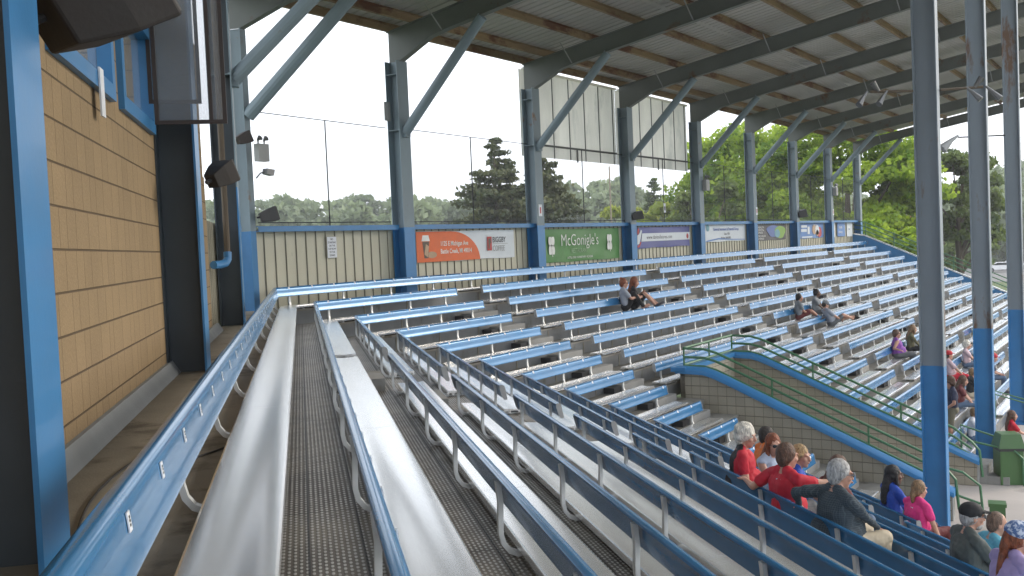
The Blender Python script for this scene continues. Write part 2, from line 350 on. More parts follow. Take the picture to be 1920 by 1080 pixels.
# --- terrace (treads and risers)
def terrace_profile(k0, k1):
    pr = []
    for k in range(k0, k1+1):
        zt = -.45-RISE*k; o0 = (k-1)*RUN+.38 if k > 0 else -.74; o1 = k*RUN+.38
        pr.append((o0, zt)); pr.append((o1, zt))
    pr.append((k1*RUN+.38, -.45-RISE*(k1+1)))
    return pr
for sec, nm, e0, e1 in ((FAR, 'far_terrace', lambda o: o*TM, lambda o: 47.0), (NEAR, 'near_terrace', lambda o: -26.0, lambda o: -o*TM)):
    b = MB()
    for k in range(0, LAST+1):
        zt = -.45-RISE*k; o0 = (k-1)*RUN+.38 if k > 0 else -.74; o1 = k*RUN+.38; zb = zt-RISE
        segs = [(e0, e1)]
        if sec == FAR and k >= 8: segs = [(e0, lambda o: 6.2), (lambda o: 9.3, e1)]
        for a, c in segs:
            tm = 1 if sec == FAR else (2 if 0 < k else 4)
            for (p, q, mi) in (((o0, zt), (o1+.02, zt), tm), ((o1+.02, zt), (o1+.02, zt-.04), tm), ((o1+.02, zt-.04), (o1, zt-.04), 0), ((o1, zt-.04), (o1, zb), 0)):
                b.add([(a(p[0]), -p[0], p[1]), (c(p[0]), -p[0], p[1]), (c(q[0]), -q[0], q[1]), (a(q[0]), -q[0], q[1])], [(0,1,2,3)], mi)
            # stiffeners and bolts on the risers
            if sec == FAR and k < 13:
                x = max(a(o1), 0)+.6
                while x < min(c(o1), 30):
                    b.box((x, -o1-.012, zb+.0), (x+.035, -o1, zt-.06), 3); x += 1.45
    o = b.build(nm, ['riser_grey', 'tread_grey', 'perforated_plank', 'siding_edge', 'walkway'], rotz=sec, fix=False); struct(o)

# --- benches
BACK = [(-.016, -.004), (-.006, .002), (.022, .0), (.040, -.012), (.050, -.04), (.056, -.09), (.064, -.145), (.078, -.172), (.078, -.190), (.046, -.190), (.040, -.168), (.030, -.11), (.022, -.05), (.006, -.022), (-.016, -.020)]
SEATP = [(.090, -.386), (.094, -.374), (.104, -.369), (.14, -.3695), (.18, -.3725), (.22, -.3765), (.26, -.3785), (.30, -.3775), (.34, -.3735), (.38, -.3695), (.410, -.3695), (.420, -.376), (.422, -.386), (.422, -.418), (.40, -.42), (.395, -.40), (.33, -.402), (.315, -.43), (.29, -.43), (.285, -.402), (.19, -.402), (.18, -.43), (.155, -.43), (.15, -.402), (.115, -.402), (.11, -.42), (.09, -.418)]
bb = MB()
bb.flat([(0, .006, -.035), (0, -.004, -.15), (0, .000, -.24), (0, .002, -.32), (0, -.012, -.375), (0, -.045, -.418), (0, -.10, -.442), (0, -.20, -.447), (0, -.38, -.447)], (1, 0, 0), .048, .028)
bb.box((-.03, -.38, -.47), (.03, -.368, -.40))
BR_O = bb.build('bracket', 'bracket_alu', smooth=False); BR = BR_O.data; bpy.data.objects.remove(BR_O)
pb = MB(); pb.obox((0, 0, 0), [(1,0,0), (0,0,1), (0,-1,0)], (.019, .027, .002), 0)
for zz in (-.010, .002, .012): pb.box((-.006, -.0035, zz-.0035), (.006, -.002, zz+.0035), 1)
PL_O = pb.build('number_plate', ['plate_white', 'plate_ink']); PL = PL_O.data; bpy.data.objects.remove(PL_O)
pb = MB(); pb.obox((0, 0, 0), [(1,0,0), (0,0,1), (0,-1,0)], (.022, .022, .002), 0)
PL2_O = pb.build('number_plate', ['plate_white', 'plate_ink']); PL2 = PL2_O.data; bpy.data.objects.remove(PL2_O)
pb = MB(); pp = [(o-.004 if o < .03 else o+.004, z+.004 if z > -.08 else z-.004) for o, z in BACK]
CAPP = [(-.016, .003), (.035, .003), (.055, -.02), (.075, -.14), (.085, -.175), (.082, -.196), (.040, -.196), (.015, -.16), (-.016, -.05)]
pb.ext(CAPP, lambda o: -.004, lambda o: .004)
CP_O = pb.build('end_cap', 'cap_grey'); CP = CP_O.data; bpy.data.objects.remove(CP_O)

def bench(sec, k, s0, s1, label, miter=None, seat_over=.25, plates=True, bstep=1.5, boff=.45, seat_gap=None, group=None, joints=()):
    O = (s0 if miter != 'lo' else k*RUN*TM)
    org = W(sec, O, k*RUN, -k*RISE)
    t = thing('bench', label, 'bench', org, sec, group)
    def lo(o): return (((k*RUN+o)*TM) if miter == 'lo' else s0)-O
    def hi(o): return ((-(k*RUN+o)*TM) if miter == 'hi' else s1)-O
    b = MB(); b.ext(BACK, lo, hi); b.build('backrest', 'bench_blue', t, smooth=50)
    b = MB(); sl_ = (lambda o: lo(o)) if miter == 'lo' else (lambda o: lo(o)-seat_over)
    sh_ = (lambda o: hi(o)) if miter == 'hi' else (lambda o: hi(o)+seat_over)
    cuts = sorted([g for g in ([] if not seat_gap else [seat_gap])]+[(j-.004, j+.004) for j in joints if s0 < j < s1])
    st = sl_
    for g0, g1 in cuts:
        b.ext(SEATP, st, (lambda g: (lambda o: g-O))(g0)); st = (lambda g: (lambda o: g-O))(g1)
        if g1-g0 < .05: b.ext([(.096,-.385),(.15,-.378),(.27,-.381),(.39,-.376),(.415,-.384),(.4,-.4),(.11,-.4)], (lambda g: (lambda o: g-.05-O))(g0), (lambda g: (lambda o: g+.05-O))(g1), 1)
    b.ext(SEATP, st, sh_)
    b.build('seat', ['bench_alu', 'cap_grey'], t, smooth=True)
    a0 = (s0 if miter != 'lo' else k*RUN*TM); a1 = (s1 if miter != 'hi' else -k*RUN*TM)
    n = max(1, round((a1-a0-2*min(boff, .4))/bstep)); of = min(boff, .4)
    for i in range(n+1): inst('bracket', BR, t, (a0+of+(a1-a0-2*of)*i/n-O, 0, 0))
    if plates:
        x = a0+.35
        while x < a1-.15:
            if sec == FAR: inst('number_plate', PL2, t, (x-O, -.046, -.024), (rad(-20), 0, 0))
            else: inst('number_plate', PL, t, (x-O, -.0565, -.062), (rad(-7), 0, 0))
            x += .66
    if miter != 'lo' and s0 > -25: inst('end_cap', CP, t, (lo(0)-.004, 0, 0))
    if miter != 'hi': inst('end_cap', CP, t, (hi(0)+.004, 0, 0))
    return t
GF, GN = 'blue-backed benches of the far stand', 'blue-backed benches of the near stand'
bench(FAR, 0, 0, 47.0, 'longest blue-backed bench, the top row of the far stand under the banners', 'lo', plates=True, bstep=1.62, group=GF)
BLK = [(5.03, 6.10, 15.35), (0, 16.40, 25.60), (0, 26.70, 36.05), (0, 37.10, 46.0)]
bn = ['second', 'third', 'fourth', 'fifth']
for k in range(1, LAST):
    bench(FAR, k, 0, 5.03, f'blue-backed bench of the far stand, {ORD[k]} row from the top, corner block', 'lo', seat_over=.22, bstep=1.35, group=GF)
for j, (a, s0, s1) in enumerate([(0,)+b_[1:] for b_ in BLK]):
    for k in range(1, LAST+1):
        st = s0
        if j == 0 and k >= 8: st = 9.75
        bench(FAR, k, st, s1, f'blue-backed bench of the far stand, {ORD[k]} row from the top, {bn[j]} block from the corner', None,
              seat_over=.25 if st == s0 else .05, plates=(j == 0 and k < 8) or (j == 1 and k < 7), group=GF, bstep=1.5)
bench(NEAR, 0, -25.5, 0, 'nearest blue-backed bench with glossy rail, top row running from the camera to the corner', 'hi', bstep=1.75, group=GN, joints=(-13.81, -4.4, -19.5))
bench(NEAR, 1, -25.5, 0, 'blue-backed bench of the near stand, second row, its white seat broken by a gap', 'hi', seat_gap=(-7.95, -7.55), bstep=1.62, group=GN, joints=(-13.2, -17.2))
for k in range(2, LAST):
    bench(NEAR, k, -25.5, -8.52, f'blue-backed bench of the near stand, {ORD[k]} row from the top, camera side of the aisle', None, seat_over=.05, bstep=1.62, group=GN, joints=(-15.6 if k % 2 else -14.2, -12.1 if k % 2 else -19))
    bench(NEAR, k, -7.64, 0, f'blue-backed bench of the near stand, {ORD[k]} row from the top, corner side of the aisle', 'hi', seat_over=-.30, bstep=1.2, group=GN)
# half steps in the aisles
GS = 'grey half steps in the aisles'
an = ['first', 'second', 'third', 'fourth']
for j, ax in enumerate((4.75, 15.1, 25.35, 35.8)):
    for k in range(1, LAST+1):
        if k*RUN+.38 > 11: continue
        zt = -.45-RISE*(k+1); b = MB()
        pl_ = [(0, 0), (.95, 0), (1.02, .04), (1.05, .12), (1.05, .30), (0, .30)]
        b.prism(pl_, (0, 0, .002), (1, 0, 0), (0, -1, 0), (0, 0, RISE/2)); b.box((-.30, -.26, .002), (-.002, -.01, RISE/2-.03), 1)  # black block painted as the shade in the opening left of the step
        o = b.build('aisle_step', ['concrete', 'black_plastic_and_gap'], loc=(ax, -(k*RUN+.382), zt))
        tag(o, f'grey half step in the {an[j]} aisle of the far stand, below the {ORD[k]} row', 'step', GS)
for k in range(1, LAST):
    b = MB(); b.box((0, -.30, .002), (.85, 0, RISE/2)); o = b.build('aisle_step', 'concrete', loc=W(NEAR, -8.5, k*RUN+.40, -.45-RISE*(k+1)), rotz=NEAR)
    tag(o, f'grey half step in the near stand aisle, below the {ORD[k]} row', 'step', GS)

# dust, crumbs and leaf bits lying on the near treads
rs = np.random.default_rng(5); b = MB()
for i in range(520):
    k = int(rs.integers(0, 7)); oo = (k-1)*RUN+.38+abs(rs.normal())*.16+.03; oo = min(oo, k*RUN+.36); s_ = rs.uniform(-20.5, -.5); p = W(NEAR, s_, max(oo, -.5), -.449-RISE*k+.003); r = rs.uniform(.003, .011); a = rs.uniform(0, 6.28)
    pts_ = [p+Vector((math.cos(a+q*1.26)*r*rs.uniform(.6, 1.3), math.sin(a+q*1.26)*r*rs.uniform(.6, 1.3), rs.uniform(0, .004))) for q in range(5)]
    b.add(pts_, [(0, 1, 2, 3, 4)], 0 if rs.random() < .6 else 1)
struct(b.build('litter_crumbs', ['pipe_brown', 'bracket_alu'], fix=False), 'stuff')

# ------------------------------------------------------------------ columns, roof
ZB0, SL = 5.56, 1/6.0       # rafter underside at o=0 and slope
def zr(o): return ZB0+SL*o
def ibeam(b, x0, x1, y0, y1, z0, z1, tf=.02, mi=None, web='y'):
    """vertical H column, flanges at y0 and y1 spanning x0..x1"""
    b.box((x0, y0, z0), (x1, y0+tf, z1), mi); b.box((x0, y1-tf, z0), (x1, y1, z1), mi)
    xm = (x0+x1)/2; b.box((xm-.008, y0+tf, z0), (xm+.008, y1-tf, z1), mi)
def column(sec, s, label, nb=.40):
    t = thing('steel_column', label, 'column', W(sec, s, -.38, -.45), sec, 'painted steel columns along the back wall')
    zt = zr(-.38)+.45
    b = MB()
    if sec == FAR: ibeam(b, -nb/2, nb/2, 0, .37, 1.64, 5.15+.45+.03); ibeam(b, -nb/2, nb/2, 0, .37, 0, 1.64, mi=1)
    else:
        zb_ = 2.2 if s > -5 else 5.63
        b.box((-nb/2, 0, 0), (nb/2, .02, zb_), 1)
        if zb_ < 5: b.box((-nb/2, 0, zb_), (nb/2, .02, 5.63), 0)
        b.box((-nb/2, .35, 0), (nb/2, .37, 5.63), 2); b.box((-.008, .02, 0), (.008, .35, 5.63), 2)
    b.box((-nb/2, .02, 3.97), (nb/2, .05, 4.0)); b.box((-nb/2+.01, 0.02, 3.97), (-.01, .35, 3.985)); b.box((-nb/2+.01, .02, 5.3), (-.01, .35, 5.315))
    b.build('shaft', ['steel_bluegrey', 'paint_blue', 'column_dark'], t)
    b = MB(); b.tube([(0, -.02, 3.92), (0, -2.4, zr(1.95)+.42)], .12, 14); b.box((-.09, -.10, 3.80), (.09, -.001, 4.05))
    b.build('knee_brace', 'steel_bluegrey', t, smooth=True)
    return t
cn = ['first', 'second', 'third', 'fourth', 'fifth', 'sixth', 'seventh', 'eighth']
FX = [4.85+6.1*i for i in range(8)]
COLS = [column(FAR, x, f'blue-based grey steel column with knee brace, {cn[i]} along the far back wall from the corner') for i, x in enumerate(FX)]
NX = [-3.95, -10.55, -16.80]
nl = ['blue-edged steel column with dark web and drain pipe, beside the corner', 'dark steel column with blue edge at the end of the tan block wall', 'closest steel column, bright blue flange in front of the tan block wall']
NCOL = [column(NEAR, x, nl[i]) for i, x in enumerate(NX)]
# corner column on the mitre
cc = thing('steel_column', 'corner steel column with blue base where the two stands meet', 'column', (-.12, .38, -.45), math.pi/8, 'painted steel columns along the back wall')
b = MB(); ibeam(b, -.13, .13, 0, .37, 1.60, 5.63); ibeam(b, -.13, .13, 0, .37, 0, 1.60, mi=1); b.build('shaft', ['steel_bluegrey', 'paint_blue'], cc)
b = MB(); b.tube([(0, -.02, 3.9), (0, -2.6, 6.35)], .135, 14); b.build('knee_brace', 'steel_bluegrey', cc, smooth=True)

rf = thing('grandstand_roof', 'rusty steel-framed roof with pale corrugated sheets over both stands', 'roof')
def rafter(sec, s, o1=12.0):
    b = MB(); D = .45
    def P(o, dz): return (0, -o, zr(o)+dz)
    zt0 = P(-.75, D); poly = [(-.75, zr(-.75)+D), (o1, zr(o1)+D), (o1, zr(o1)), (1.1, zr(1.1)), (.55, zr(1.1)-.12), (-.37, 5.18), (-.75, 5.18)]
    n = len(poly)
    vs = [(-.008, -o, z) for o, z in poly]+[(.008, -o, z) for o, z in poly]
    b.add(vs, [tuple(range(n)), tuple(range(n, 2*n))[::-1]]+[(i, (i+1)%n, n+(i+1)%n, n+i) for i in range(n)])
    def fl(p, q, w=.10):
        (o0, z0), (o1_, z1) = p, q; t_ = .016
        b.add([(x, -o, z+dz) for o, z in (p, q) for x, dz in ((-w, 0), (w, 0), (w, t_), (-w, t_))], [(0,1,2,3),(4,7,6,5),(0,4,5,1),(1,5,6,2),(2,6,7,3),(3,7,4,0)], 1)
    fl((-.75, zr(-.75)+D), (o1, zr(o1)+D)); fl((1.1, zr(1.1)-.016), (o1, zr(o1)-.016)); fl((.55, zr(1.1)-.136), (1.1, zr(1.1)-.016)); fl((-.37, 5.164), (.55, zr(1.1)-.136))
    for oo in (.9, 4.6, 8.5):    # flange braces up to the purlins
        b.flat([(.03, -oo, zr(oo)), (.62, -oo+.02, zr(oo)+.50)], (0, 1, 0), .035, .006, 2); b.flat([(-.03, -oo, zr(oo)), (-.62, -oo+.02, zr(oo)+.50)], (0, 1, 0), .035, .006, 2)
    o_ = b.build('rafter', ['rafter_paint', 'rafter_paint', 'cap_grey'], rf, loc=W(sec, s, 0, 0), rotz=sec)
    return o_
for x in FX: rafter(FAR, x)
for x in NX+[-22.9]: rafter(NEAR, x)
o_ = rafter(FAR, 0); o_.rotation_euler = (0, 0, math.pi/8); o_.scale = (1, 1/math.cos(math.pi/8), 1); o_.location = (0, 0, 0)
def mit(sec, far_end):
    if sec == FAR: return (lambda o: o*TM), (lambda o: far_end)
    return (lambda o: far_end), (lambda o: -o*TM)
for sec, fe in ((FAR, 48.3), (NEAR, -25.8)):
    e0, e1 = mit(sec, fe)
    for i, po in enumerate([-.74, -.02, 1.43, 2.88, 4.33, 5.78, 7.23, 8.68, 10.13, 11.58]):
        z = zr(po)+.47; b = MB(); h = .20
        prof = [(po, z), (po+.07, z+.01), (po+.07, z+.03), (po+.012, z+.022), (po+.012, z+h-.015), (po+.07, z+h-.005), (po+.07, z+h+.01), (po, z+h)]
        b.ext(prof, e0, e1); b.build('purlin', 'purlin_rust', rf, rotz=sec)
    # corrugated sheet, ribs run down the slope
    b = MB(); xs = []; x = -26.0 if sec == NEAR else -.4; xe = 48.4 if sec == FAR else .4
    while x < xe: xs += [(x, 0), (x+.20, 0), (x+.225, .03), (x+.275, .03), (x+.30, 0)]; x += .305
    ol, oh = -.95, 12.15
    vs = []; fs = []; pts = []
    for xx, dz in xs:
        if sec == FAR: lo_, hi_ = ol, min(oh, xx/TM)
        else: lo_, hi_ = ol, min(oh, -xx/TM)
        if hi_ <= lo_: hi_ = lo_+.001
        pts.append((xx, dz, lo_, hi_))
    for xx, dz, lo_, hi_ in pts:
        vs += [(xx, -lo_, zr(lo_)+.69+dz), (xx, -hi_, zr(hi_)+.69+dz)]
    for i in range(len(pts)-1): fs.append((2*i, 2*i+2, 2*i+3, 2*i+1))
    b.add(vs, fs); b.build('roof_sheet', 'roof_sheet', rf, rotz=sec, fix=False)
    # sheet end laps as thin strips
    b = MB()
    for oo in (3.6, 7.9):
        b.ext([(oo, zr(oo)+.682), (oo+.12, zr(oo+.12)+.682), (oo+.12, zr(oo+.12)+.687), (oo, zr(oo)+.687)], e0, e1)
    b.build('lap_strip', 'roof_sheet', rf, rotz=sec)
# front posts
pl = ['closest front post, wide grey steel with rust streak and blue foot beside the stairwell', 'middle front post of grey steel with blue lower part beside the green bin', 'farthest visible front post of grey steel with blue lower part at the right edge']
for i, (x, y) in enumerate(((4.87, -11.43), (11.05, -11.37), (17.1, -11.36))):
    t = thing('front_post', pl[i], 'post', (x, y, -5.0), 0, 'front roof posts')
    b = MB(); zs = (3.15, 3.25, 3.22)[i]; zt = zr(-y)+5.0
    ibeam(b, -.125, .125, -.2, .2, 0, zs, .02, 1); ibeam(b, -.125, .125, -.2, .2, zs, zt, .02, 0)
    b.build('shaft', ['steel_grey_post', 'paint_blue'], t)
    b = MB(); b.box((-.22, -.28, 0.002), (.22, .28, .03)); b.build('base_plate', 'paint_blue', t)

# ------------------------------------------------------------------ back wall bays
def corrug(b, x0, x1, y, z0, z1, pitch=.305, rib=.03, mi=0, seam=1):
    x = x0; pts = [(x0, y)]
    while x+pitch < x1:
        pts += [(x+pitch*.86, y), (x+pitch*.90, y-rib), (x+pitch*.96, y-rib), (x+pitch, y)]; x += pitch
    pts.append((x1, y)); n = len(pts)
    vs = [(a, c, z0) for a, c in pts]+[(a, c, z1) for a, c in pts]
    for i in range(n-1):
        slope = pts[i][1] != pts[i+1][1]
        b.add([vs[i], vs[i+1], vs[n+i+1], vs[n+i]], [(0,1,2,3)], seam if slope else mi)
bays = [(0.05, 4.65)]+[(FX[i]+.0, FX[i+1]) for i in range(7)]
bl = ['with the small white notice', 'behind the orange and white coffee banner', 'behind the green shamrock banner', 'behind the navy banner', 'behind the white and blue banner', 'behind the dark banner with blue and green', 'behind the pale blue banner with pink figures', 'behind the last blue and white signs']
for i, (a, c) in enumerate(bays):
    t = thing('wall_panel', f'beige ribbed metal wall panel {bl[i]}, below the opening', 'wall', (0, 0, 0), 0, 'beige ribbed wall panels')
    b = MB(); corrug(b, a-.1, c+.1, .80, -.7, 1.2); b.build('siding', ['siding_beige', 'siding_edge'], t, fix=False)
    b = MB(); b.box((a+(.22 if i else .1), .52, 1.14), (c-.02, .74, 1.155)); b.box((a+(.22 if i else .1), .52, 1.155), (c-.02, .53, 1.255)); b.box((a+(.22 if i else .1), .53, 1.24), (c-.02, .76, 1.255))
    b.build('sill_beam', 'paint_blue', t)
    s_ = thing('net_screen', f'dark wire net above the wall panel {bl[i]}', 'net', (0, 0, 0), 0, 'wire nets in the openings')
    b = MB(); xm = (a+c)/2; b.tube([(a+.2, .62, 3.60), (c-.2, .62, 3.57)], .010, 6); b.tube([(xm, .62, 1.26), (xm, .62, 3.585)], .016, 6)
    b.tube([(a+.2, .62, 1.33), (c-.2, .62, 1.33)], .012, 6); b.build('wire_frame', 'wire_black', s_)
    b = MB(); b.add([(a+.2, .63, 1.26), (c-.2, .63, 1.26), (c-.2, .63, 3.58), (a+.2, .63, 3.60)], [(0,1,2,3)]); b.build('netting', 'net_mesh', s_, fix=False)
t = thing('wall_panel', 'dark ribbed wall panel in the near stand bay beside the corner column', 'wall', (0, 0, 0), NEAR, 'beige ribbed wall panels')
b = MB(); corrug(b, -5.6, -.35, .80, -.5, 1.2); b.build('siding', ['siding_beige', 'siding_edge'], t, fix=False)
b = MB(); b.box((-3.6, .55, 1.16), (-.4, .74, 1.25)); b.build('sill_beam', 'paint_blue', t)
for i, lb in ((1, 'white ribbed metal shutter under the eave above the green shamrock banner'), (2, 'white ribbed metal shutter under the eave above the navy banner')):
    a, c = FX[i], FX[i+1]; t = thing('upper_panel', lb, 'shutter', (0, 0, 0), 0, 'white shutters under the eave')
    b = MB(); corrug(b, a-.1, c-.12, .88, 3.26, 5.80, 1.0, .02); b.build('sheet', ['panel_white', 'panel_seam'], t, fix=False)
    b = MB(); b.box((a+.2, .84, 3.60), (c-.15, .87, 3.66)); b.box(((a+c)/2+.1, .83, 3.2), ((a+c)/2+.16, .86, 3.6)); b.build('rail', 'panel_seam', t)
    b = MB(); b.box((a+.1, .8, 5.80), (c-.1, .9, 5.86)); b.build('top_trim', 'panel_white', t)

# near back wall: tan block building
t = thing('block_wall', 'tan split-faced block wall of the press room with blue framed windows', 'wall', (0, 0, 0), NEAR)
def wseg(b, s0, s1, z0, z1, mi=0): b.box((s0, .745, z0), (s1, 1.0, z1), mi)
b = MB()
wseg(b, -25, -5.7, -.45, 1.79)
for a, c in ((-25, -14.85), (-12.95, -12.60), (-10.9, -10.3), (-7.0, -5.9)): wseg(b, a, c, 1.79, 2.75)
wseg(b, -25, -5.9, 2.75, 3.6)
b.build('masonry', 'tan_block', t)
b = MB(); b.prism([(0, 0), (.10, 0), (.03, .115), (0, .115)], (-25, .744, -.448), (0, -1, 0), (0, 0, 1), (20.0, 0, 0)); b.build('curb', 'curb_paint', t)
for a, c in ((-14.85, -12.95), (-12.60, -10.9), (-10.3, -7.0)):
    b = MB(); zb, zt = 1.79, 2.75; y0, y1 = .70, .86; w_ = .11
    b.box((a, y0, zb), (c, y1, zb+w_)); b.box((a, y0, zt-w_), (c, y1, zt)); b.box((a, y0, zb+w_), (a+w_, y1, zt-w_)); b.box((c-w_, y0, zb+w_), (c, y1, zt-w_))
    wf = b.build('window', 'paint_blue', t)
    b = MB(); b.box((a+w_, .80, zb+w_), (c-w_, .806, zt-w_)); b.build('pane', 'acrylic', wf)
    b = MB(); b.box((a+w_, y0+.02, zb+w_+.001), (c-w_, y0+.05, zb+w_+.02)); b.build('track', 'box_white', wf)
# interior dark room behind windows keeps light through far opening
t2 = thing('hinged_window', 'clear acrylic window in a dark brown frame swung open from the block wall', 'window', W(NEAR, -11.25, -.66, 1.84), NEAR)
b = MB(); fr = .035; Wd, Ht = .62, 1.15
def frame(b, y0, y1, z0, z1, x, t_=.03):
    b.box((x-t_/2, y0, z0), (x+t_/2, y1, z0+fr)); b.box((x-t_/2, y0, z1-fr), (x+t_/2, y1, z1)); b.box((x-t_/2, y0, z0+fr), (x+t_/2, y0+fr, z1-fr)); b.box((x-t_/2, y1-fr, z0+fr), (x+t_/2, y1, z1-fr))
frame(b, -Wd, 0, 0, Ht, 0); b.box((-.012, -.50, fr), (.012, -.47, Ht-fr)); b.build('frame', 'dark_brown_metal', t2)
b = MB(); b.box((-.004, -Wd+fr, fr), (.004, -fr, Ht-fr)); b.build('pane', 'acrylic', t2)
t3 = thing('hinged_window', 'second dark framed acrylic window folded just behind the open one', 'window', W(NEAR, -11.0, -.735, 2.06), NEAR+rad(2))
b = MB(); frame(b, -.46, 0, 0, 1.1, 0); b.build('frame', 'dark_brown_metal', t3); b = MB(); b.box((-.004, -.42, fr), (.004, -fr, 1.05)); b.build('pane', 'acrylic', t3)
# paper strip on the window sill
b = MB(); b.box((0, 0, 0), (.13, .012, .32)); tag(b.build('paper_notice', 'plate_white', loc=W(NEAR, -13.63, -.685, 1.60), rotz=NEAR), 'long white paper strip hanging from the blue window sill', 'notice')

# speakers, boxes and lamps
def speaker(label, loc, w, h, d, az, tilt, m='speaker_brown', flare=1.0, sweep=0, bar=None):
    t = thing('loudspeaker', label, 'speaker', loc)
    R = Euler((0, 0, az)).to_matrix() @ Euler((tilt, 0, 0)).to_matrix()
    b = MB(); f0, bk = .62, 1.0       # trapezoid cabinet: front (−y) wide
    pts = []
    for y, kx, kz in ((0, 1, 1), (-.03, 1.02, 1.02)): pass
    V = lambda x, y, z: R @ Vector((x, y, z))
    vs = [V(sx*w/2*kx, y, sz*h/2*kz) for y, kx, kz in ((d, .55, .6), (d*.45, .86, .9), (0, 1, 1)) for sx, sz in ((-1,-1),(1,-1),(1,1),(-1,1))]
    fs = [(3,2,1,0)]+[(i*4+j, i*4+(j+1)%4, (i+1)*4+(j+1)%4, (i+1)*4+j) for i in range(2) for j in range(4)]+[(8,9,10,11)]
    b.add(vs, fs); o = b.build('cabinet', m, t)
    bv = o.modifiers.new('b', 'BEVEL'); bv.width = w*.03; bv.segments = 2
    b = MB(); vs = [V(sx*w/2*kx, y, sz*h/2*kx) for y, kx in ((-.001, .93), (-.018, .90)) for sx, sz in ((-1,-1),(1,-1),(1,1),(-1,1))]
    b.add(vs, [(0,1,2,3)[::-1]]+[(j, (j+1)%4, 4+(j+1)%4, 4+j) for j in range(4)]+[(4,5,6,7)]); b.build('grille', 'speaker_grey', t)
    b = MB(); b.tube([V(0, d*.6, 0), V(0, d+.06, .02)], .02, 8); b.build('mount', 'black_plastic_and_gap', t)
    return t
SP1 = speaker('large brown loudspeaker hanging over the block wall at top left', W(NEAR, -15.95, -.14, 1.88), .50, .44, .44, NEAR+rad(35), rad(-32), 'speaker_dark')
SP2 = speaker('brown loudspeaker on the web of the second near column', W(NEAR, -10.75, -.10, 1.46), .24, .22, .24, NEAR+rad(50), rad(-28), 'speaker_dark')
SP3 = speaker('small brown horn loudspeaker high on the corner column', (-.36, .10, 3.0), .26, .24, .26, rad(70), rad(-20))
SP4 = speaker('dark grey loudspeaker low on the corner column beside the net', (.30, .14, 1.50), .42, .30, .34, rad(52), rad(-14), 'speaker_grey')
SP5 = speaker('dark loudspeaker on the third far column above the green banner', (FX[2]+.12, .16, 1.50), .40, .30, .34, rad(48), rad(-14), 'speaker_grey')
SP6 = speaker('dark loudspeaker on the sixth far column', (FX[5]+.3, .16, 1.62), .5, .4, .4, rad(48), rad(-14), 'speaker_grey')
def box_lamp(label, loc, s=1.0):
    t = thing('emergency_light', label, 'lamp', loc)
    b = MB(); b.box((-.12*s, -.12*s, -.2*s), (.12*s, 0, .1*s)); b.build('housing', 'box_white', t)
    for dx in (-.07, .07):
        b = MB(); b.tube([(dx*s, -.06*s, .10*s), (dx*s, -.06*s, .17*s), (dx*s, -.12*s, .20*s)], [.012*s, .02*s, .05*s], 10); b.build('lamp_head', 'lamp_silver', t, smooth=True)
    return t
box_lamp('pale twin-head emergency light on the corner column', (-.02, .20, 2.76), 1.15)
box_lamp('pale twin-head emergency light on the fourth far column', (FX[3]+.22, .36, 2.75), 1.4)
box_lamp('pale twin-head emergency light on the seventh far column', (FX[6]+.3, .36, 2.9), 1.5)
t = thing('floodlight', 'small silver floodlight below the emergency light on the corner column', 'lamp', (.08, .2, 2.33))
b = MB(); b.prism([(-.05, -.05), (.13, -.08), (.17, .04), (-.03, .06)], (0, 0, 0), (1, 0, 0), (0, 0, 1), (0, -.14, 0)); b.build('housing', 'lamp_silver', t)
b = MB(); b.tube([(-.04, -.05, 0), (-.10, .0, -.03), (-.12, .1, -.12)], .015, 8); b.build('arm', 'lamp_silver', t)
b = MB(); b.box((0, 0, 0), (.20, .03, .45)); b.box((.04, -.02, .05), (.16, -.001, .40), 1); tag(b.build('junction_box', ['box_white', 'cap_grey'], loc=(FX[0]-.42, .62, 3.75)), 'white electrical box beside the first far column above the net', 'box')
for nm, lb, x, z in (('sign_plate', 'small white sign with red mark on the second far column', FX[1]-.02, 1.63), ('sign_plate', 'small white tag on the fifth far column', FX[4]+.12, 1.7), ('sign_plate', 'small white tag on the seventh far column', FX[6]+.12, 1.7)):
    b = MB(); b.box((-.09, -.012, -.17), (.09, 0, .17)); b.box((-.03, -.016, -.09), (.03, -.012, .09), 1); tag(b.build(nm, ['plate_white', 'ink_red'], loc=(x, .378, z)), lb, 'sign')
b = MB(); b.box((-.08, -.008, -.17), (.08, 0, .17)); b.box((-.05, -.012, -.10), (.05, -.008, .06), 1); tag(b.build('sign_plate', ['plate_white', 'ink_dark'], loc=((FX[2]+FX[3])/2, .60, 1.78)), 'small white sign hanging on the net above the navy banner', 'sign')
# downspout and elbow on the near columns
t = thing('drain_pipe', 'brown drain pipe with a blue elbow on the dark column web', 'pipe', W(NEAR, -5.1, -.52, 0), NEAR)
b = MB(); b.tube([(0, 0, .68), (0, 0, 5.2)], .045, 10); b.build('pipe', 'pipe_brown', t, smooth=True)
b = MB(); b.tube([(0, 0, .72), (-.02, .0, .62), (-.08, .03, .56), (-.2, .1, .54), (-.36, .18, .54)], .06, 12); b.build('elbow', 'paint_blue', t, smooth=True)
b = MB(); b.tube([(-3.85, .42, -.45), (-3.9, .42, .0), (-3.86, .42, .5), (-3.9, .42, 1.3)], .018, 6); o = b.build('cable', 'cap_grey', rotz=NEAR); tag(o, 'grey cable hanging beside the corner column', 'cable')
# cable on the floor behind the first bench
b = MB(); pts = []
for i in range(60):
    s = -17.5+i*.07; pts.append((s, .14+.32*math.sin(i*.09)-.006*i*math.sin(i*.16), -.442))
b.tube([(p[0], -( -.25-.2*math.sin(p[0]*1.1)), p[2]) for p in pts], .006, 5)
b.tube([(-15.4+.12*i, .22-.05*i+.04*math.sin(i), -.442) for i in range(9)], .006, 5)
o = b.build('cable', 'wire_black', rotz=NEAR); tag(o, 'thin black cable lying on the walkway floor by the blue column', 'cable')

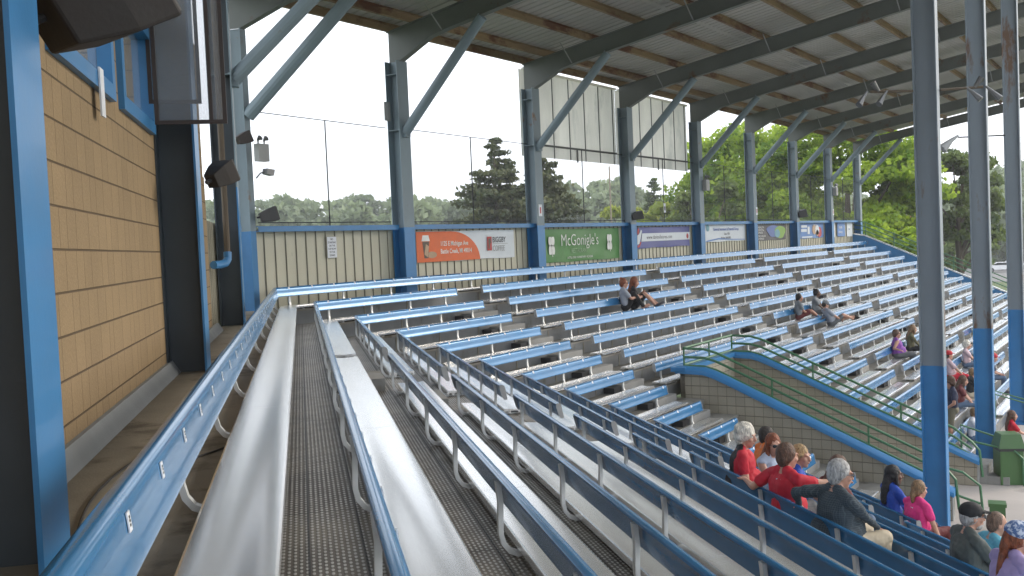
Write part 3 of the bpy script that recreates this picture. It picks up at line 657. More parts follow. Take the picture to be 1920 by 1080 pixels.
# ------------------------------------------------------------------ lettering helpers and banners
def text(parent, s, x, z, size, m, y=0, align='LEFT', sx=1.0, bold=.0, depth=.001, font_shear=0):
    cu = bpy.data.curves.new('lettering', 'FONT'); cu.body = s; cu.size = size; cu.align_x = align; cu.extrude = depth; cu.offset = bold; cu.shear = font_shear
    cu.resolution_u = 3
    o = bpy.data.objects.new('lettering', cu); COL.objects.link(o); bpy.context.view_layer.update()
    me = bpy.data.meshes.new_from_object(o.evaluated_get(bpy.context.evaluated_depsgraph_get())); bpy.data.objects.remove(o)
    me.materials.clear(); me.materials.append(M[m])
    ob = bpy.data.objects.new('lettering', me); COL.objects.link(ob); ob.parent = parent
    ob.location = (x, y, z); ob.rotation_euler = (math.pi/2, 0, 0); ob.scale = (sx, 1, 1); return ob
def cloth(x0, x1, z0, z1, m, parent, name='sheet', wav=.012, seed=0, y=0):
    rs = np.random.default_rng(seed); nx, nz_ = 48, 12; b = MB(); ph = rs.uniform(0, 6, 4)
    vs = []
    for j in range(nz_+1):
        for i in range(nx+1):
            u, v = i/nx, j/nz_; d = wav*(math.sin(u*9+v*5+ph[0])*.5+math.sin(u*21-v*7+ph[1])*.3+math.sin(v*11+u*3+ph[2])*.25)
            vs.append((x0+(x1-x0)*u, y-.0-d-wav, z0+(z1-z0)*v+.01*math.sin(u*13+ph[3])*(1 if j == 0 else .3)))
    n = nx+1
    b.add(vs, [(j*n+i, j*n+i+1, (j+1)*n+i+1, (j+1)*n+i) for j in range(nz_) for i in range(nx)])
    o = b.build(name, m, parent, smooth=True, fix=False); return o
def poly(parent, name, pts, m, y, t_=.002):
    b = MB(); b.prism(pts, (0, y, 0), (1, 0, 0), (0, 0, 1), (0, -t_, 0)); return b.build(name, m, parent)
YB = .745
# coffee banner
t = thing('banner', 'orange and white coffee banner on the beige wall', 'banner', (5.50, YB, .31), 0, 'advertising banners')
cloth(0, 4.5, 0, .78, 'vinyl_white', t, seed=1)
pts = [(0, 0), (0, .77), (1.45, .77)]+[(1.45+1.30*math.sin(a), .0+.77*math.cos(a)) for a in np.linspace(0.15, math.pi/2, 12)]
poly(t, 'orange_field', pts, 'vinyl_orange', -.030)
poly(t, 'cup', [(.30, .10), (.46, .10), (.52, .52), (.24, .52)], 'ink_brown', -.033); poly(t, 'cup', [(.21, .53), (.55, .53), (.50, .68), (.26, .68)], 'ink_white', -.033)
poly(t, 'cup_sleeve', [(.30, .20), (.44, .12), (.50, .40), (.38, .46)], 'ink_tan', -.0355)
poly(t, 'coffee_bowl', [(.62+.2*math.cos(a), .18+.085*math.sin(a)) for a in np.linspace(0, 2*math.pi, 16, endpoint=False)], 'ink_tan', -.033)
text(t, '1125 E Michigan Ave', .98, .40, .17, 'ink_white', -.036, sx=.86, bold=.002)
text(t, 'Battle Creek, MI 49014', .98, .20, .17, 'ink_white', -.036, sx=.86, bold=.002)
poly(t, 'emblem', [(3.12, .22), (3.34, .22), (3.34, .60), (3.12, .60)], 'ink_red', -.030)
poly(t, 'emblem_mark', [(3.17, .26), (3.22, .26), (3.24, .40), (3.30, .44), (3.28, .56), (3.18, .54)], 'ink_brown', -.033)
text(t, 'BIGGBY', 3.38, .44, .22, 'ink_dark', -.030, sx=.88); text(t, 'COFFEE', 3.38, .20, .22, 'cap_grey', -.030, sx=.80)
poly(t, 'rule', [(3.38, .395), (4.15, .395), (4.15, .407), (3.38, .407)], 'cap_grey', -.030)
# shamrock banner
t = thing('banner', 'green banner with two white shamrocks and a pub name', 'banner', (11.62, YB, .06), 0, 'advertising banners')
cloth(0, 4.95, 0, 1.02, 'vinyl_green', t, seed=2, wav=.018)
def shamrock(cx, cz, s):
    b = MB()
    for sx_, sz_ in ((-1, 1), (1, 1), (-1, -1), (1, -1)):
        c0 = (cx+sx_*.075*s, cz+sz_*.13*s); a0 = math.atan2(sz_*1.6, sx_)
        pts = []
        for i in range(20):
            a = 2*math.pi*i/20; rx, rz = .085, .15; k_ = 1-.30*max(0, math.cos(a-math.pi/2))**8
            lx, lz = rx*math.sin(a)*-1*k_, rz*math.cos(a-0)*1
            lx, lz = rx*math.cos(a), rz*math.sin(a)*k_
            pts.append((c0[0]+s*lx, c0[1]+s*sz_*lz))
        b.prism(pts, (0, -.042, 0), (1, 0, 0), (0, 0, 1), (0, -.002, 0))
    b.prism([(cx, cz), (cx+.02*s, cz-.30*s), (cx+.05*s, cz-.30*s), (cx+.02*s, cz)], (0, -.044, 0), (1, 0, 0), (0, 0, 1), (0, -.002, 0))
    b.build('shamrock', 'ink_white', t)
shamrock(.42, .52, 1.12); shamrock(4.20, .56, 1.05)
text(t, "McGonigle's", .98, .50, .52, 'ink_white', -.043, sx=.96, bold=-.004)
text(t, 'RESTAURANT', 1.62, .27, .20, 'ink_pale_green', -.043, sx=.85); text(t, 'BATTLE CREEK  DOWNTOWN  MICHIGAN', 1.35, .09, .10, 'ink_white', -.043, sx=.85)
# navy banner
t = thing('banner', 'navy blue banner with a white web address stripe', 'banner', (17.90, YB, .34), 0, 'advertising banners')
cloth(0, 4.7, 0, .75, 'vinyl_navy', t, seed=3, wav=.016); poly(t, 'stripe', [(.35, .24), (4.68, .24), (4.68, .53), (.45, .53)], 'vinyl_white', -.036)
text(t, 'www.davisoilstores.com', .80, .32, .20, 'ink_dark', -.039, sx=1.12)
poly(t, 'red_mark', [(4.45+.10*math.cos(a), .38+.10*math.sin(a)) for a in np.linspace(0, 6, 12)], 'ink_red', -.039)
poly(t, 'swirl', [(.05, .02), (.22, .06), (.36, .22), (.30, .24), (.16, .12), (.04, .10)], 'ink_red', -.036); poly(t, 'swirl', [(.05, .55), (.14, .75), (.22, .66), (.20, .54), (.12, .48)], 'ink_red', -.036)
poly(t, 'swirl', [(.04, .14), (.2, .16), (.34, .4), (.45, .62), (.36, .66), (.2, .5), (.05, .46)], 'vinyl_white', -.0355)
# insurance banner
t = thing('banner', 'white banner with blue heading and a blue wave along its foot', 'banner', (24.12, YB, .43), 0, 'advertising banners')
cloth(0, 4.65, 0, .74, 'vinyl_white', t, seed=4, wav=.01); poly(t, 'emblem', [(.35+.17*math.cos(a), .58+.15*math.sin(a)) for a in np.linspace(0, 6, 14)], 'ink_teal', -.026)
text(t, 'General Insurance & Financial Group', .95, .46, .17, 'ink_blue', -.026, sx=1.14, bold=.004); text(t, 'Since 1950', 2.15, .27, .14, 'ink_dark', -.026, sx=1.0)
text(t, 'Michigan, 968-0000', 1.75, .11, .13, 'ink_dark', -.026, sx=1.1)
poly(t, 'wave', [(0, 0), (1.5, .09), (3, .05), (4.6, .03), (4.6, .06), (3, .09), (1.5, .15), (.3, .07)], 'vinyl_blue', -.026)
# dark banner
t = thing('banner', 'dark grey banner with white lines of text and a blue-green blur', 'banner', (30.35, YB, .37), 0, 'advertising banners')
cloth(0, 4.0, 0, .75, 'vinyl_dark', t, seed=5, wav=.01)
poly(t, 'blue_patch', [(2.2+.9*math.cos(a)*(1+.2*math.sin(3*a)), .42+.28*math.sin(a)) for a in np.linspace(0, 6, 18)], 'ink_blue', -.026)
poly(t, 'green_patch', [(3.2+.75*math.cos(a)*(1+.2*math.sin(3*a)), .36+.3*math.sin(a)) for a in np.linspace(0, 6, 18)], 'ink_lime', -.0285); poly(t, 'teal_patch', [(2.75+.4*math.cos(a), .3+.2*math.sin(a)) for a in np.linspace(0, 6, 12)], 'ink_teal', -.0305)
for zz, s in ((.56, 'HEALTH'), (.44, 'DENTAL'), (.32, 'SMILES'), (.16, 'MICHIGAN'), (.04, 'AVENUE')): text(t, s, .1, zz, .13, 'ink_white', -.026, sx=1.6)
# blue and pink banner
t = thing('banner', 'pale blue banner with white text boxes and pink shapes', 'banner', (36.75, YB, .35), 0, 'advertising banners')
cloth(0, 4.1, 0, .78, 'vinyl_blue', t, seed=6, wav=.008)
for x0, x1, z0, z1 in ((.15, 1.1, .55, .68), (.1, 1.05, .34, .48), (1.2, 1.55, .22, .6), (.2, 2.0, .03, .10)): poly(t, 'text_box', [(x0, z0), (x1, z0), (x1, z1), (x0, z1)], 'vinyl_white', -.024)
for cx, cz, r_, m_ in ((2.4, .45, .32, 'ink_tan'), (2.9, .42, .3, 'vinyl_white'), (3.3, .3, .33, 'ink_red'), (2.9, .25, .2, 'ink_tan')): poly(t, 'pink_shape', [(cx+r_*1.2*math.cos(a), cz+r_*.85*math.sin(a)) for a in np.linspace(0, 6, 12)], m_, -.0245-.0022*(cx > 2.5)-.002*(r_ < .31))
text(t, 'SHOW', 2.3, .62, .13, 'ink_white', -.032, sx=1.5)
t = thing('banner', 'blue sign with white lines between the last two columns', 'banner', (43.3, YB, .35), 0, 'advertising banners')
cloth(.3, 1.9, 0, .8, 'vinyl_blue', t, seed=7, wav=.006); text(t, 'BANK', .6, .45, .2, 'ink_white', -.02, sx=1.3); text(t, 'MORTGAGE', .5, .18, .15, 'ink_white', -.02, sx=1.0)
t = thing('banner', 'narrow white sign right of the blue sign by the last column', 'banner', (45.6, YB, .32), 0, 'advertising banners')
cloth(0, 1.2, 0, .82, 'vinyl_white', t, seed=8, wav=.006); text(t, 'OPEN', .3, .38, .13, 'ink_blue', -.02)
t = thing('banner', 'very narrow white sign left of the blue sign', 'banner', (42.75, YB, .32), 0, 'advertising banners')
cloth(0, .35, 0, .82, 'vinyl_white', t, seed=9, wav=.006)
# notice
t = thing('notice_sign', 'small white notice on the beige wall beside the corner', 'sign', (2.36, .755, .54), 0)
b = MB(); b.box((0, -.012, 0), (.30, 0, .47)); b.build('board', 'plate_white', t)
b = MB(); b.box((-.006, -.010, -.006), (.306, -.002, -.001)); b.box((-.006, -.01, .471), (.306, -.002, .477)); b.box((-.02, -.01, 0), (-.001, -.0, .47)); b.build('edge', 'siding_edge', t)
for i, s in enumerate(('NO', 'STANDING', 'ON THE', 'TOP ROW', 'OF THE', 'STAND')): text(t, s, .15, .395-i*.072, .062, 'ink_dark', -.0135, 'CENTER', sx=.85)

# ------------------------------------------------------------------ stairwell
t = thing('stairwell_wall', 'beige tiled wall of the stairwell, nearer side, with blue sloping coping', 'wall', (6.3, 0, 0), 0, 'stairwell walls')
prof = [(-6.05, -5.0), (-6.05, -2.30), (-6.6, -2.36), (-7.0, -2.52), (-11.45, -4.46), (-11.45, -5.0)]
def yzprism(b, pts, x0, x1, mi=None): b.prism(pts, (x0, 0, 0), (0, 1, 0), (0, 0, 1), (x1-x0, 0, 0), mi)
def coping(b, path, w, h):   # rounded cap along y,z path
    n = 10; vs = []; fs = []
    for (y, z) in path:
        for j in range(n+1):
            a = math.pi*j/n; vs.append((w/2*math.cos(a), y, z+h*math.sin(a)*.75))
        vs.append((-w/2, y, z-.05)); vs.append((w/2, y, z-.05))
    m_ = n+3
    for i in range(len(path)-1):
        for j in range(m_): fs.append((i*m_+j, i*m_+(j+1)%m_, (i+1)*m_+(j+1)%m_, (i+1)*m_+j))
    fs += [tuple(range(m_))[::-1], tuple(range((len(path)-1)*m_, len(path)*m_))]
    b.add(vs, fs)
CP1 = [(-5.85, -2.28), (-6.5, -2.30), (-6.7, -2.36), (-7.0, -2.48), (-11.35, -4.42), (-11.5, -4.48)]
b = MB(); yzprism(b, prof, -.1, .1); b.build('masonry', 'tile_block', t)
b = MB(); coping(b, CP1, .34, .14); b.build('coping', 'paint_blue', t, smooth=True)
b = MB(); b.box((-.11, -11.47, -5.0), (.11, -11.45, -4.5)); b.build('end_trim', 'box_white', t)
t = thing('stairwell_wall', 'beige tiled wall of the stairwell, farther side, with blue sloping coping', 'wall', (9.3, 0, 0), 0, 'stairwell walls')
b = MB(); yzprism(b, prof, -.1, .1); b.build('masonry', 'tile_block', t)
b = MB(); coping(b, CP1, .34, .14); b.build('coping', 'paint_blue', t, smooth=True)
b = MB(); b.box((-.11, -11.47, -5.0), (.11, -11.45, -4.5)); b.build('end_trim', 'box_white', t)
mat_block('tile_block_x', (.36, .33, .26), (.14, .12, .09), .2, .2, .010, False)
_nt = M['tile_block_x'].node_tree
for l in list(_nt.links):
    if l.from_node.type == 'SEPXYZ' and l.from_socket.name == 'Y': ts = l.to_socket; sn = l.from_node; _nt.links.remove(l); _nt.links.new(sn.outputs['X'], ts)
t = thing('stairwell_wall', 'short beige cross wall closing the top of the stairwell under the green rails', 'wall', (0, 0, 0), 0, 'stairwell walls')
b = MB(); b.box((6.4, -6.05, -3.1), (9.2, -5.85, -2.3)); b.build('masonry', 'tile_block_x', t)
b = MB(); b.box((6.13, -6.09, -2.299), (9.47, -5.75, -2.20)); b.build('coping', 'paint_blue', t)
def rail(t, pts, r=.028): b = MB(); b.tube(pts, r, 8); return b.build('rail', 'green_rail', t, smooth=True)
for xx, lb in ((6.35, 'green three-bar railing on the nearer stairwell wall'), (9.25, 'green three-bar railing on the farther stairwell wall')):
    t = thing('railing', lb, 'railing', (xx, 0, 0), 0, 'green stairwell railings')
    for h in (.46, .27, .08):
        path = [(0, -5.98, -2.26+h), (0, -6.45, -2.27+h), (0, -6.72, -2.34+h), (0, -7.0, -2.46+h), (0, -11.0, -4.23+h), (0, -11.35, -4.42+h*.8)]
        if h > .4: path += [(0, -11.5, -4.55+h*.7), (0, -11.55, -4.8)]
        rail(t, path)
    for y, z in ((-5.98, -2.25), (-7.95, -2.88), (-9.9, -3.74)):
        b = MB(); b.tube([(0, y, z), (0, y, z+.44)], .022, 8); b.build('post', 'green_rail', t)
t = thing('railing', 'green cross railing at the head of the stairwell', 'railing', (0, -5.98, 0), 0, 'green stairwell railings')
for h in (.47, .10): rail(t, [(6.35, 0, -2.26+h), (9.25, 0, -2.26+h)])
b = MB(); b.tube([(7.8, 0, -2.25), (7.8, 0, -1.79)], .022, 8); b.build('post', 'green_rail', t)
# hand rails at the foot
def handrail(label, pts_list, loc=(0, 0, 0)):
    t = thing('handrail', label, 'handrail', loc, 0, 'green handrails by the concourse')
    for p in pts_list: b = MB(); b.tube(p, .025, 8); b.build('rail', 'green_rail', t, smooth=True)
handrail('green handrail inside the stairwell foot beside the closest post', [[(6.55, -10.8, -3.95), (6.55, -11.6, -4.12), (6.55, -11.9, -4.35), (6.55, -11.95, -5.0)], [(6.55, -10.9, -4.4), (6.55, -11.9, -4.7)]])
handrail('green handrail at the concrete steps, nearer one', [[(9.55, -11.3, -4.1), (9.55, -12.15, -4.25), (9.55, -12.3, -4.4), (9.55, -12.32, -5.0)]])
handrail('green handrail at the concrete steps beside the bin', [[(10.1, -11.0, -4.45), (10.1, -11.0, -3.85), (10.1, -11.8, -4.1), (10.1, -12.0, -4.2), (10.1, -12.0, -5.0)]])
handrail('green handrail at the second aisle by the right edge', [[(15.6, -10.9, -4.9), (15.6, -10.9, -3.95), (15.6, -11.8, -4.2), (15.6, -11.9, -5.0)], [(16.1, -10.9, -4.9), (16.1, -10.9, -3.95), (16.1, -11.8, -4.2), (16.1, -11.9, -5.0)]])
t = thing('concrete_steps', 'low concrete steps beside the farther stairwell wall', 'steps', (9.45, -11.05, -5.0), 0)
b = MB(); b.box((0, -.55, .002), (.95, 0, .36)); b.build('step', 'concrete', t); b = MB(); b.box((0, -1.0, .002), (.95, -.552, .18)); b.build('step', 'concrete', t)
# bins
t = thing('litter_bin', 'green litter bin with sloping hood beside the middle front post', 'bin', (9.75, -12.0, -5.0), rad(25))
b = MB(); b.box((-.24, -.24, .01), (.24, .24, .74)); b.build('body', 'green_can', t)
b = MB(); b.box((-.26, -.26, .741), (.26, .26, .80)); b.build('bag', 'black_plastic_and_gap', t)
b = MB(); vs = [(-.27, -.27, .801), (.27, -.27, .801), (.27, .27, .801), (-.27, .27, .801), (-.20, -.20, 1.10), (.20, -.20, 1.10), (.20, .20, 1.10), (-.20, .20, 1.10)]
b.add(vs, [(0,3,2,1),(4,5,6,7),(0,1,5,4),(1,2,6,5),(2,3,7,6),(3,0,4,7)]); b.build('hood', 'green_can', t)
t = thing('litter_bin', 'top of a second green bin seen over the dark capped man', 'bin', (5.75, -12.3, -5.0), rad(10))
b = MB(); b.box((-.13, -.13, .01), (.13, .13, .50)); b.build('body', 'green_can', t)
b = MB(); b.box((-.15, -.15, .501), (.15, .15, .56)); b.build('hood', 'green_can', t)
# end wall of the far stand
t = thing('parapet', 'blue sloping end wall closing the far stand', 'wall', (47.05, 0, 0))
b = MB(); yzprism(b, [(.85, -.45), (.85, .45), (.1, .30), (-11.4, -5.0), (-11.4, -6), (.85, -6)], 0, .15); b.build('panel', 'paint_blue', t)
b = MB(); yzprism(b, [(.85, .451), (.85, .53), (.1, .38), (-11.4, -4.92), (-11.4, -4.999), (.1, .301)], -.03, .18); b.build('coping', 'bench_alu', t)
t = thing('railing', 'green three-bar railing along the sloping end wall', 'railing', (47.3, 0, 0))
for h in (.25, .5, .75): rail(t, [(0, .8, .50+h), (0, .1, .36+h), (0, -11.4, -4.95+h)], .03)
for i in range(8): b = MB(); y = .1-i*1.6; z = .36-.4617*(.1-y); b.tube([(0, y, z), (0, y, z+.75)], .03, 6); b.build('post', 'green_rail', t)

# ------------------------------------------------------------------ ground
b = MB(); n = 24; Rg = 1800; vs = [(0, 0, -6.2)]
for i in range(n): vs.append((Rg*math.cos(2*math.pi*i/n), Rg*math.sin(2*math.pi*i/n), -6.2))
b.add(vs, [(0, 1+i, 1+(i+1)%n) for i in range(n)]); struct(b.build('ground', 'ground_grass'))
b = MB()
for sec, fe in ((FAR, 60.0), (NEAR, -30.0)):
    e0, e1 = mit(sec, fe); P = [W(sec, e0(8.0), 8.0, -5.002), W(sec, e1(8.0), 8.0, -5.002), W(sec, e1(17.0), 17.0, -5.002), W(sec, e0(17.0), 17.0, -5.002)]
    b.add(P, [(0,1,2,3)])
struct(b.build('concourse', 'concourse_slab'))
b = MB()
for sec, fe in ((FAR, 90.0), (NEAR, -60.0)):
    e0, e1 = mit(sec, fe); P = [W(sec, e0(17.0), 17.0, -5.05), W(sec, e1(17.0), 17.0, -5.05), W(sec, e1(60.0), 60.0, -5.05), W(sec, e0(60.0), 60.0, -5.05)]
    b.add(P, [(0,1,2,3)])
struct(b.build('playing_field', 'ground_grass'))
b = MB(); b.box((118, -60, -6.19), (160, 60, -6.17)); struct(b.build('parking_lot', 'asphalt'))

# ------------------------------------------------------------------ trees
def polar(az, d, z=-6.2): return Vector((CAM.x+d*math.cos(rad(az)), CAM.y+d*math.sin(rad(az)), z))
def leafmesh(name, P, Nn, size, m, parent, jitter=.5):
    n = len(P); a = RNG.normal(size=(n, 3)); a /= np.linalg.norm(a, axis=1)[:, None]
    b_ = RNG.normal(size=(n, 3)); b_ -= a*(a*b_).sum(1)[:, None]; b_ /= np.linalg.norm(b_, axis=1)[:, None]
    s = size*(1-jitter/2+jitter*RNG.random(n))[:, None]
    V = np.stack([P-a*s, P+b_*s*.6, P+a*s, P-b_*s*.6], 1).reshape(-1, 3)
    me = bpy.data.meshes.new(name); me.vertices.add(4*n); me.vertices.foreach_set('co', V.ravel())
    me.loops.add(4*n); me.loops.foreach_set('vertex_index', np.arange(4*n)); me.polygons.add(n)
    me.polygons.foreach_set('loop_start', np.arange(0, 4*n, 4)); me.polygons.foreach_set('loop_total', np.full(n, 4)); me.update()
    me.materials.append(M[m]); o = bpy.data.objects.new(name, me); COL.objects.link(o)
    if parent: o.parent = parent
    return o
def broadleaf(name, label, az, d, width, top_el, m, leaves=9000, size=.33, lobes=34, bottom=.18, z0=-6.2, seed=1, group=None, depth=None, gap=0):
    rs = np.random.default_rng(seed); base = polar(az, d, z0); H = CAM.z+d*math.tan(rad(top_el))-z0
    t = thing(name, label, 'tree', base, 0, group); depth = depth or width
    cs = []; zc = H*(.5+bottom/2); rz = H*(1-bottom)/2
    for i in range(lobes):
        v = rs.normal(size=3); v /= np.linalg.norm(v); rr = rs.uniform(.35, .86)**.7
        cs.append((v[0]*rr*depth*.5, v[1]*rr*width*.5, zc+v[2]*rr*rz))
    cs = np.array(cs); lr = rs.uniform(.075, .15, lobes)*min(width, H)*(.8+.4*rs.random(lobes))
    per = leaves//lobes; P = []
    for c, r in zip(cs, lr):
        v = rs.normal(size=(per, 3)); v /= np.linalg.norm(v, axis=1)[:, None]; v[:, 2] = np.where(v[:, 2] < -.2, v[:, 2]*.4, v[:, 2])
        P.append(c+v*(r*rs.uniform(.55, 1.05, per)[:, None])*np.array([1.15, 1.15, .72]))
    P = np.concatenate(P); leafmesh('crown', P, None, size, m, t)
    b = MB(); th = width*.022+.1; b.tube([(0, 0, 0), (.1, 0, H*.2), (0, .15, H*.42), (.1, .1, H*.62)], [th*1.5, th, th*.8, th*.35], 8)
    for i in range(12):
        c = cs[rs.integers(lobes)]; h0 = H*rs.uniform(.2, .5); b.tube([(0, 0, h0), (c[0]*.5, c[1]*.5, (h0+c[2])/2+.3), tuple(c)], [th*.45, th*.28, th*.1], 5)
    b.build('trunk', 'bark', t, smooth=True); return t
def spruce(label, az, d, top_el, width, seed=1, m='leaf_spruce', z0=-6.2):
    rs = np.random.default_rng(seed); base = polar(az, d, z0); H = CAM.z+d*math.tan(rad(top_el))-z0
    t = thing('spruce_tree', label, 'tree', base); b = MB(); b.tube([(0, 0, 0), (0, 0, H*.98)], [.28, .03], 8); P = []
    z = H*.08
    while z < H*.99:
        f = 1-z/H; n = 7 if f > .15 else 4
        for j in range(n):
            if rs.random() < .22 and f < .6: continue
            a = rs.uniform(0, 6.283); L_ = width*.5*(f**.75)*rs.uniform(.6, 1.2)+.15
            tip = np.array([math.cos(a)*L_, math.sin(a)*L_, z-L_*.10+.25*L_*rs.random()]); p0 = np.array([0, 0, z])
            b.tube([tuple(p0), tuple((p0+tip)/2+np.array([0, 0, -.05*L_])), tuple(tip)], [.05, .035, .015], 4, caps=False)
            k_ = int(26+38*L_); u = rs.random(k_)**.7; q = p0+(tip-p0)*u[:, None]+rs.normal(size=(k_, 3))*np.array([.20, .20, .11])*(.5+.16*L_)
            q[:, 2] -= .12*rs.random(k_)*L_*.5; P.append(q)
        z += H*.024*(1.0+.4*rs.random())
    leafmesh('crown', np.concatenate(P), None, .17, m, t); b.build('trunk', 'bark', t); return t
spruce('taller spruce seen through the second opening, left of the second column', 33.9, 62, 6.1, 10.5, 3)
spruce('bushier spruce right of the second column behind the net', 31.2, 60, 5.2, 10.5, 5)
broadleaf('tree', 'yellow-green tree low at the left side of the spruces', 35.7, 75, 4.5, 2.3, 'leaf_bright', 2500, .3, 14, .1, seed=11)
broadleaf('tree', 'bright green tree left of the small hanging sign', 26.4, 95, 8, 2.3, 'leaf_bright', 4500, .36, 20, .05, seed=12)
broadleaf('tree', 'bright green tree right of the small hanging sign', 24.7, 90, 7, 2.5, 'leaf_bright', 4500, .36, 20, .05, seed=13)
spruce('small dark conifer top above the bright trees', 25.0, 120, 3.5, 6, 15, 'leaf_dark')
broadleaf('maple_tree', 'big light green maple behind the fourth to sixth columns', 19.6, 88, 15, 7.0, 'leaf_maple', 42000, .24, 90, .10, seed=21)
broadleaf('maple_tree', 'big maple on the right behind the end of the far stand', 14.6, 82, 13.5, 6.9, 'leaf_maple', 38000, .23, 80, .10, seed=22)
broadleaf('maple_tree', 'darker maple crown beside the closest front post', 12.2, 88, 8.5, 5.4, 'leaf_dark', 15000, .24, 50, .05, seed=24)
broadleaf('tree', 'mid green tree behind the net of the fourth opening', 22.0, 76, 6.5, 4.0, 'leaf_mid', 12000, .22, 36, .0, seed=25)
broadleaf('oak_tree', 'dark airy oak between the closest and middle front posts', 9.2, 90, 8.4, 4.5, 'leaf_dark', 7500, .24, 46, .30, seed=26)
broadleaf('bush', 'olive bush below the oak behind the end wall', 9.5, 112, 9, .5, 'leaf_mid', 6000, .3, 20, .0, seed=27)
broadleaf('tree', 'small yellow-green tree between the middle and farthest posts', 7.5, 188, 11, 1.5, 'leaf_bright', 6000, .5, 16, .0, seed=28)
broadleaf('tree', 'green tree low behind the end wall railing', 12.6, 72, 7, 1.2, 'leaf_maple', 5000, .3, 20, .0, seed=29)
# far wood and hills
P = []
for i in range(64):
    az = 24+i*.42; d = 190+RNG.uniform(-25, 25); el = 2.3+.55*math.sin(az*1.7)+.35*math.sin(az*4.1+1)+RNG.uniform(-.25, .25); base = polar(az, d, 0); H = d*math.tan(rad(el))
    for j in range(7):
        c = np.array([base.x, base.y, -5+(H+5)*(j/6)**1.0])+RNG.normal(size=3)*np.array([2.5, 2.5, .6]); k_ = 170
        v = RNG.normal(size=(k_, 3)); v /= np.linalg.norm(v, axis=1)[:, None]; P.append(c+v*RNG.uniform(2.2, 3.6)*np.array([1, 1, .75])*RNG.uniform(.6, 1, (k_, 1)))
o = leafmesh('far_wood', np.concatenate(P), None, .75, 'leaf_far', None); struct(o, 'stuff')
mat('hill_green', (.10, .135, .085), .95, 0, .35, .02, col2=(.065, .09, .06), c2amt=.4, c2scale=.05, bump=.5)
b = MB(); nA, nR = 80, 5; vs = []
for i in range(nA+1):
    az = -25+i*75/nA
    for j in range(nR+1):
        d = 330+j*60; hgt = (j/nR)*(18+9*math.exp(-((az-6)/6)**2)*1.0+3*math.sin(az*.5)+1.2*math.sin(az*2.3)); p = polar(az, d, -6.3+hgt); vs.append(tuple(p))
b.add(vs, [(i*(nR+1)+j, (i+1)*(nR+1)+j, (i+1)*(nR+1)+j+1, i*(nR+1)+j+1) for i in range(nA) for j in range(nR)])
struct(b.build('hills', 'hill_green', smooth=True, fix=False))
P = []
for i in range(110):
    az = RNG.uniform(3, 17); d = RNG.uniform(180, 300); el = RNG.uniform(.2, 1.3)+1.2*math.exp(-((az-6.3)/2.2)**2); c0 = polar(az, d, 0); H = d*math.tan(rad(el))
    for j in range(4):
        c = np.array([c0.x, c0.y, -5+(H+5)*(j/3)])+RNG.normal(size=3)*1.5; k_ = 110; v = RNG.normal(size=(k_, 3)); v /= np.linalg.norm(v, axis=1)[:, None]; P.append(c+v*3.8*RNG.uniform(.6, 1, (k_, 1)))
o = leafmesh('hillside_wood', np.concatenate(P), None, .85, 'leaf_far', None); struct(o, 'stuff')
# cars and house
def car(label, az, d, heading, paint, h=1.5):
    t = thing('parked_car', label, 'car', polar(az, d, -6.16), heading, 'cars parked beyond the far stand')
    b = MB(); side = [(-2.2, .35), (-2.25, .75), (-2.0, .92), (-1.2, 1.0), (-.6, 1.42), (.7, 1.45), (1.5, 1.0), (2.1, .95), (2.25, .7), (2.2, .35)]
    b.prism(side, (0, -.85, 0), (1, 0, 0), (0, 0, 1), (0, 1.7, 0)); o = b.build('body', paint, t); bv = o.modifiers.new('b', 'BEVEL'); bv.width = .06; bv.segments = 2
    b = MB(); gl = [(-1.05, 1.02), (-.55, 1.36), (.62, 1.39), (1.3, 1.02)]; b.prism(gl, (0, -.856, 0), (1, 0, 0), (0, 0, 1), (0, 1.712, 0)); b.build('window_glass', 'car_glass', t)
    for x in (-1.4, 1.4):
        for y in (-.88, .68):
            b = MB(); b.tube([(x, y, .33), (x, y+.2, .33)], .33, 16); w_ = b.build('wheel', 'tyre', t); b = MB(); b.tube([(x, y-.01, .33), (x, y+.21, .33)], .19, 12); b.build('rim', 'lamp_silver', w_)
    for y in (-.6, .6):
        b = MB(); b.box((2.2, y-.15, .62), (2.27, y+.15, .76)); b.build('headlight', 'plate_white', t)
car('white sedan parked between the middle and farthest posts', 7.25, 160, rad(100), 'car_white')
car('silver car parked behind the white sedan', 6.75, 167, rad(96), 'car_silver')
car('dark red car behind the end wall railing', 10.9, 140, rad(100), 'car_red')
t = thing('house', 'pale house with brick corner glimpsed behind the maple', 'house', polar(11.6, 130), rad(20)); b = MB(); b.box((-4, -5, 0), (4, 5, 6)); b.build('wall', 'white_wall', t)
b = MB(); b.prism([(-4.6, 6), (4.6, 6), (0, 8.4)], (0, -5.4, 0), (1, 0, 0), (0, 0, 1), (0, 10.8, 0)); b.build('roof', 'brick_red', t)
b = MB(); b.box((-4.05, -1, 2), (-4.001, 1, 3.6)); b.build('window', 'car_glass', t)
b = MB(); b.tube([(0, 0, 0), (0, 0, 12)], [.07, .05], 8); o = b.build('utility_pole', 'bark_pale', loc=polar(27.45, 70)); tag(o, 'pale wooden pole standing behind the third opening', 'pole')
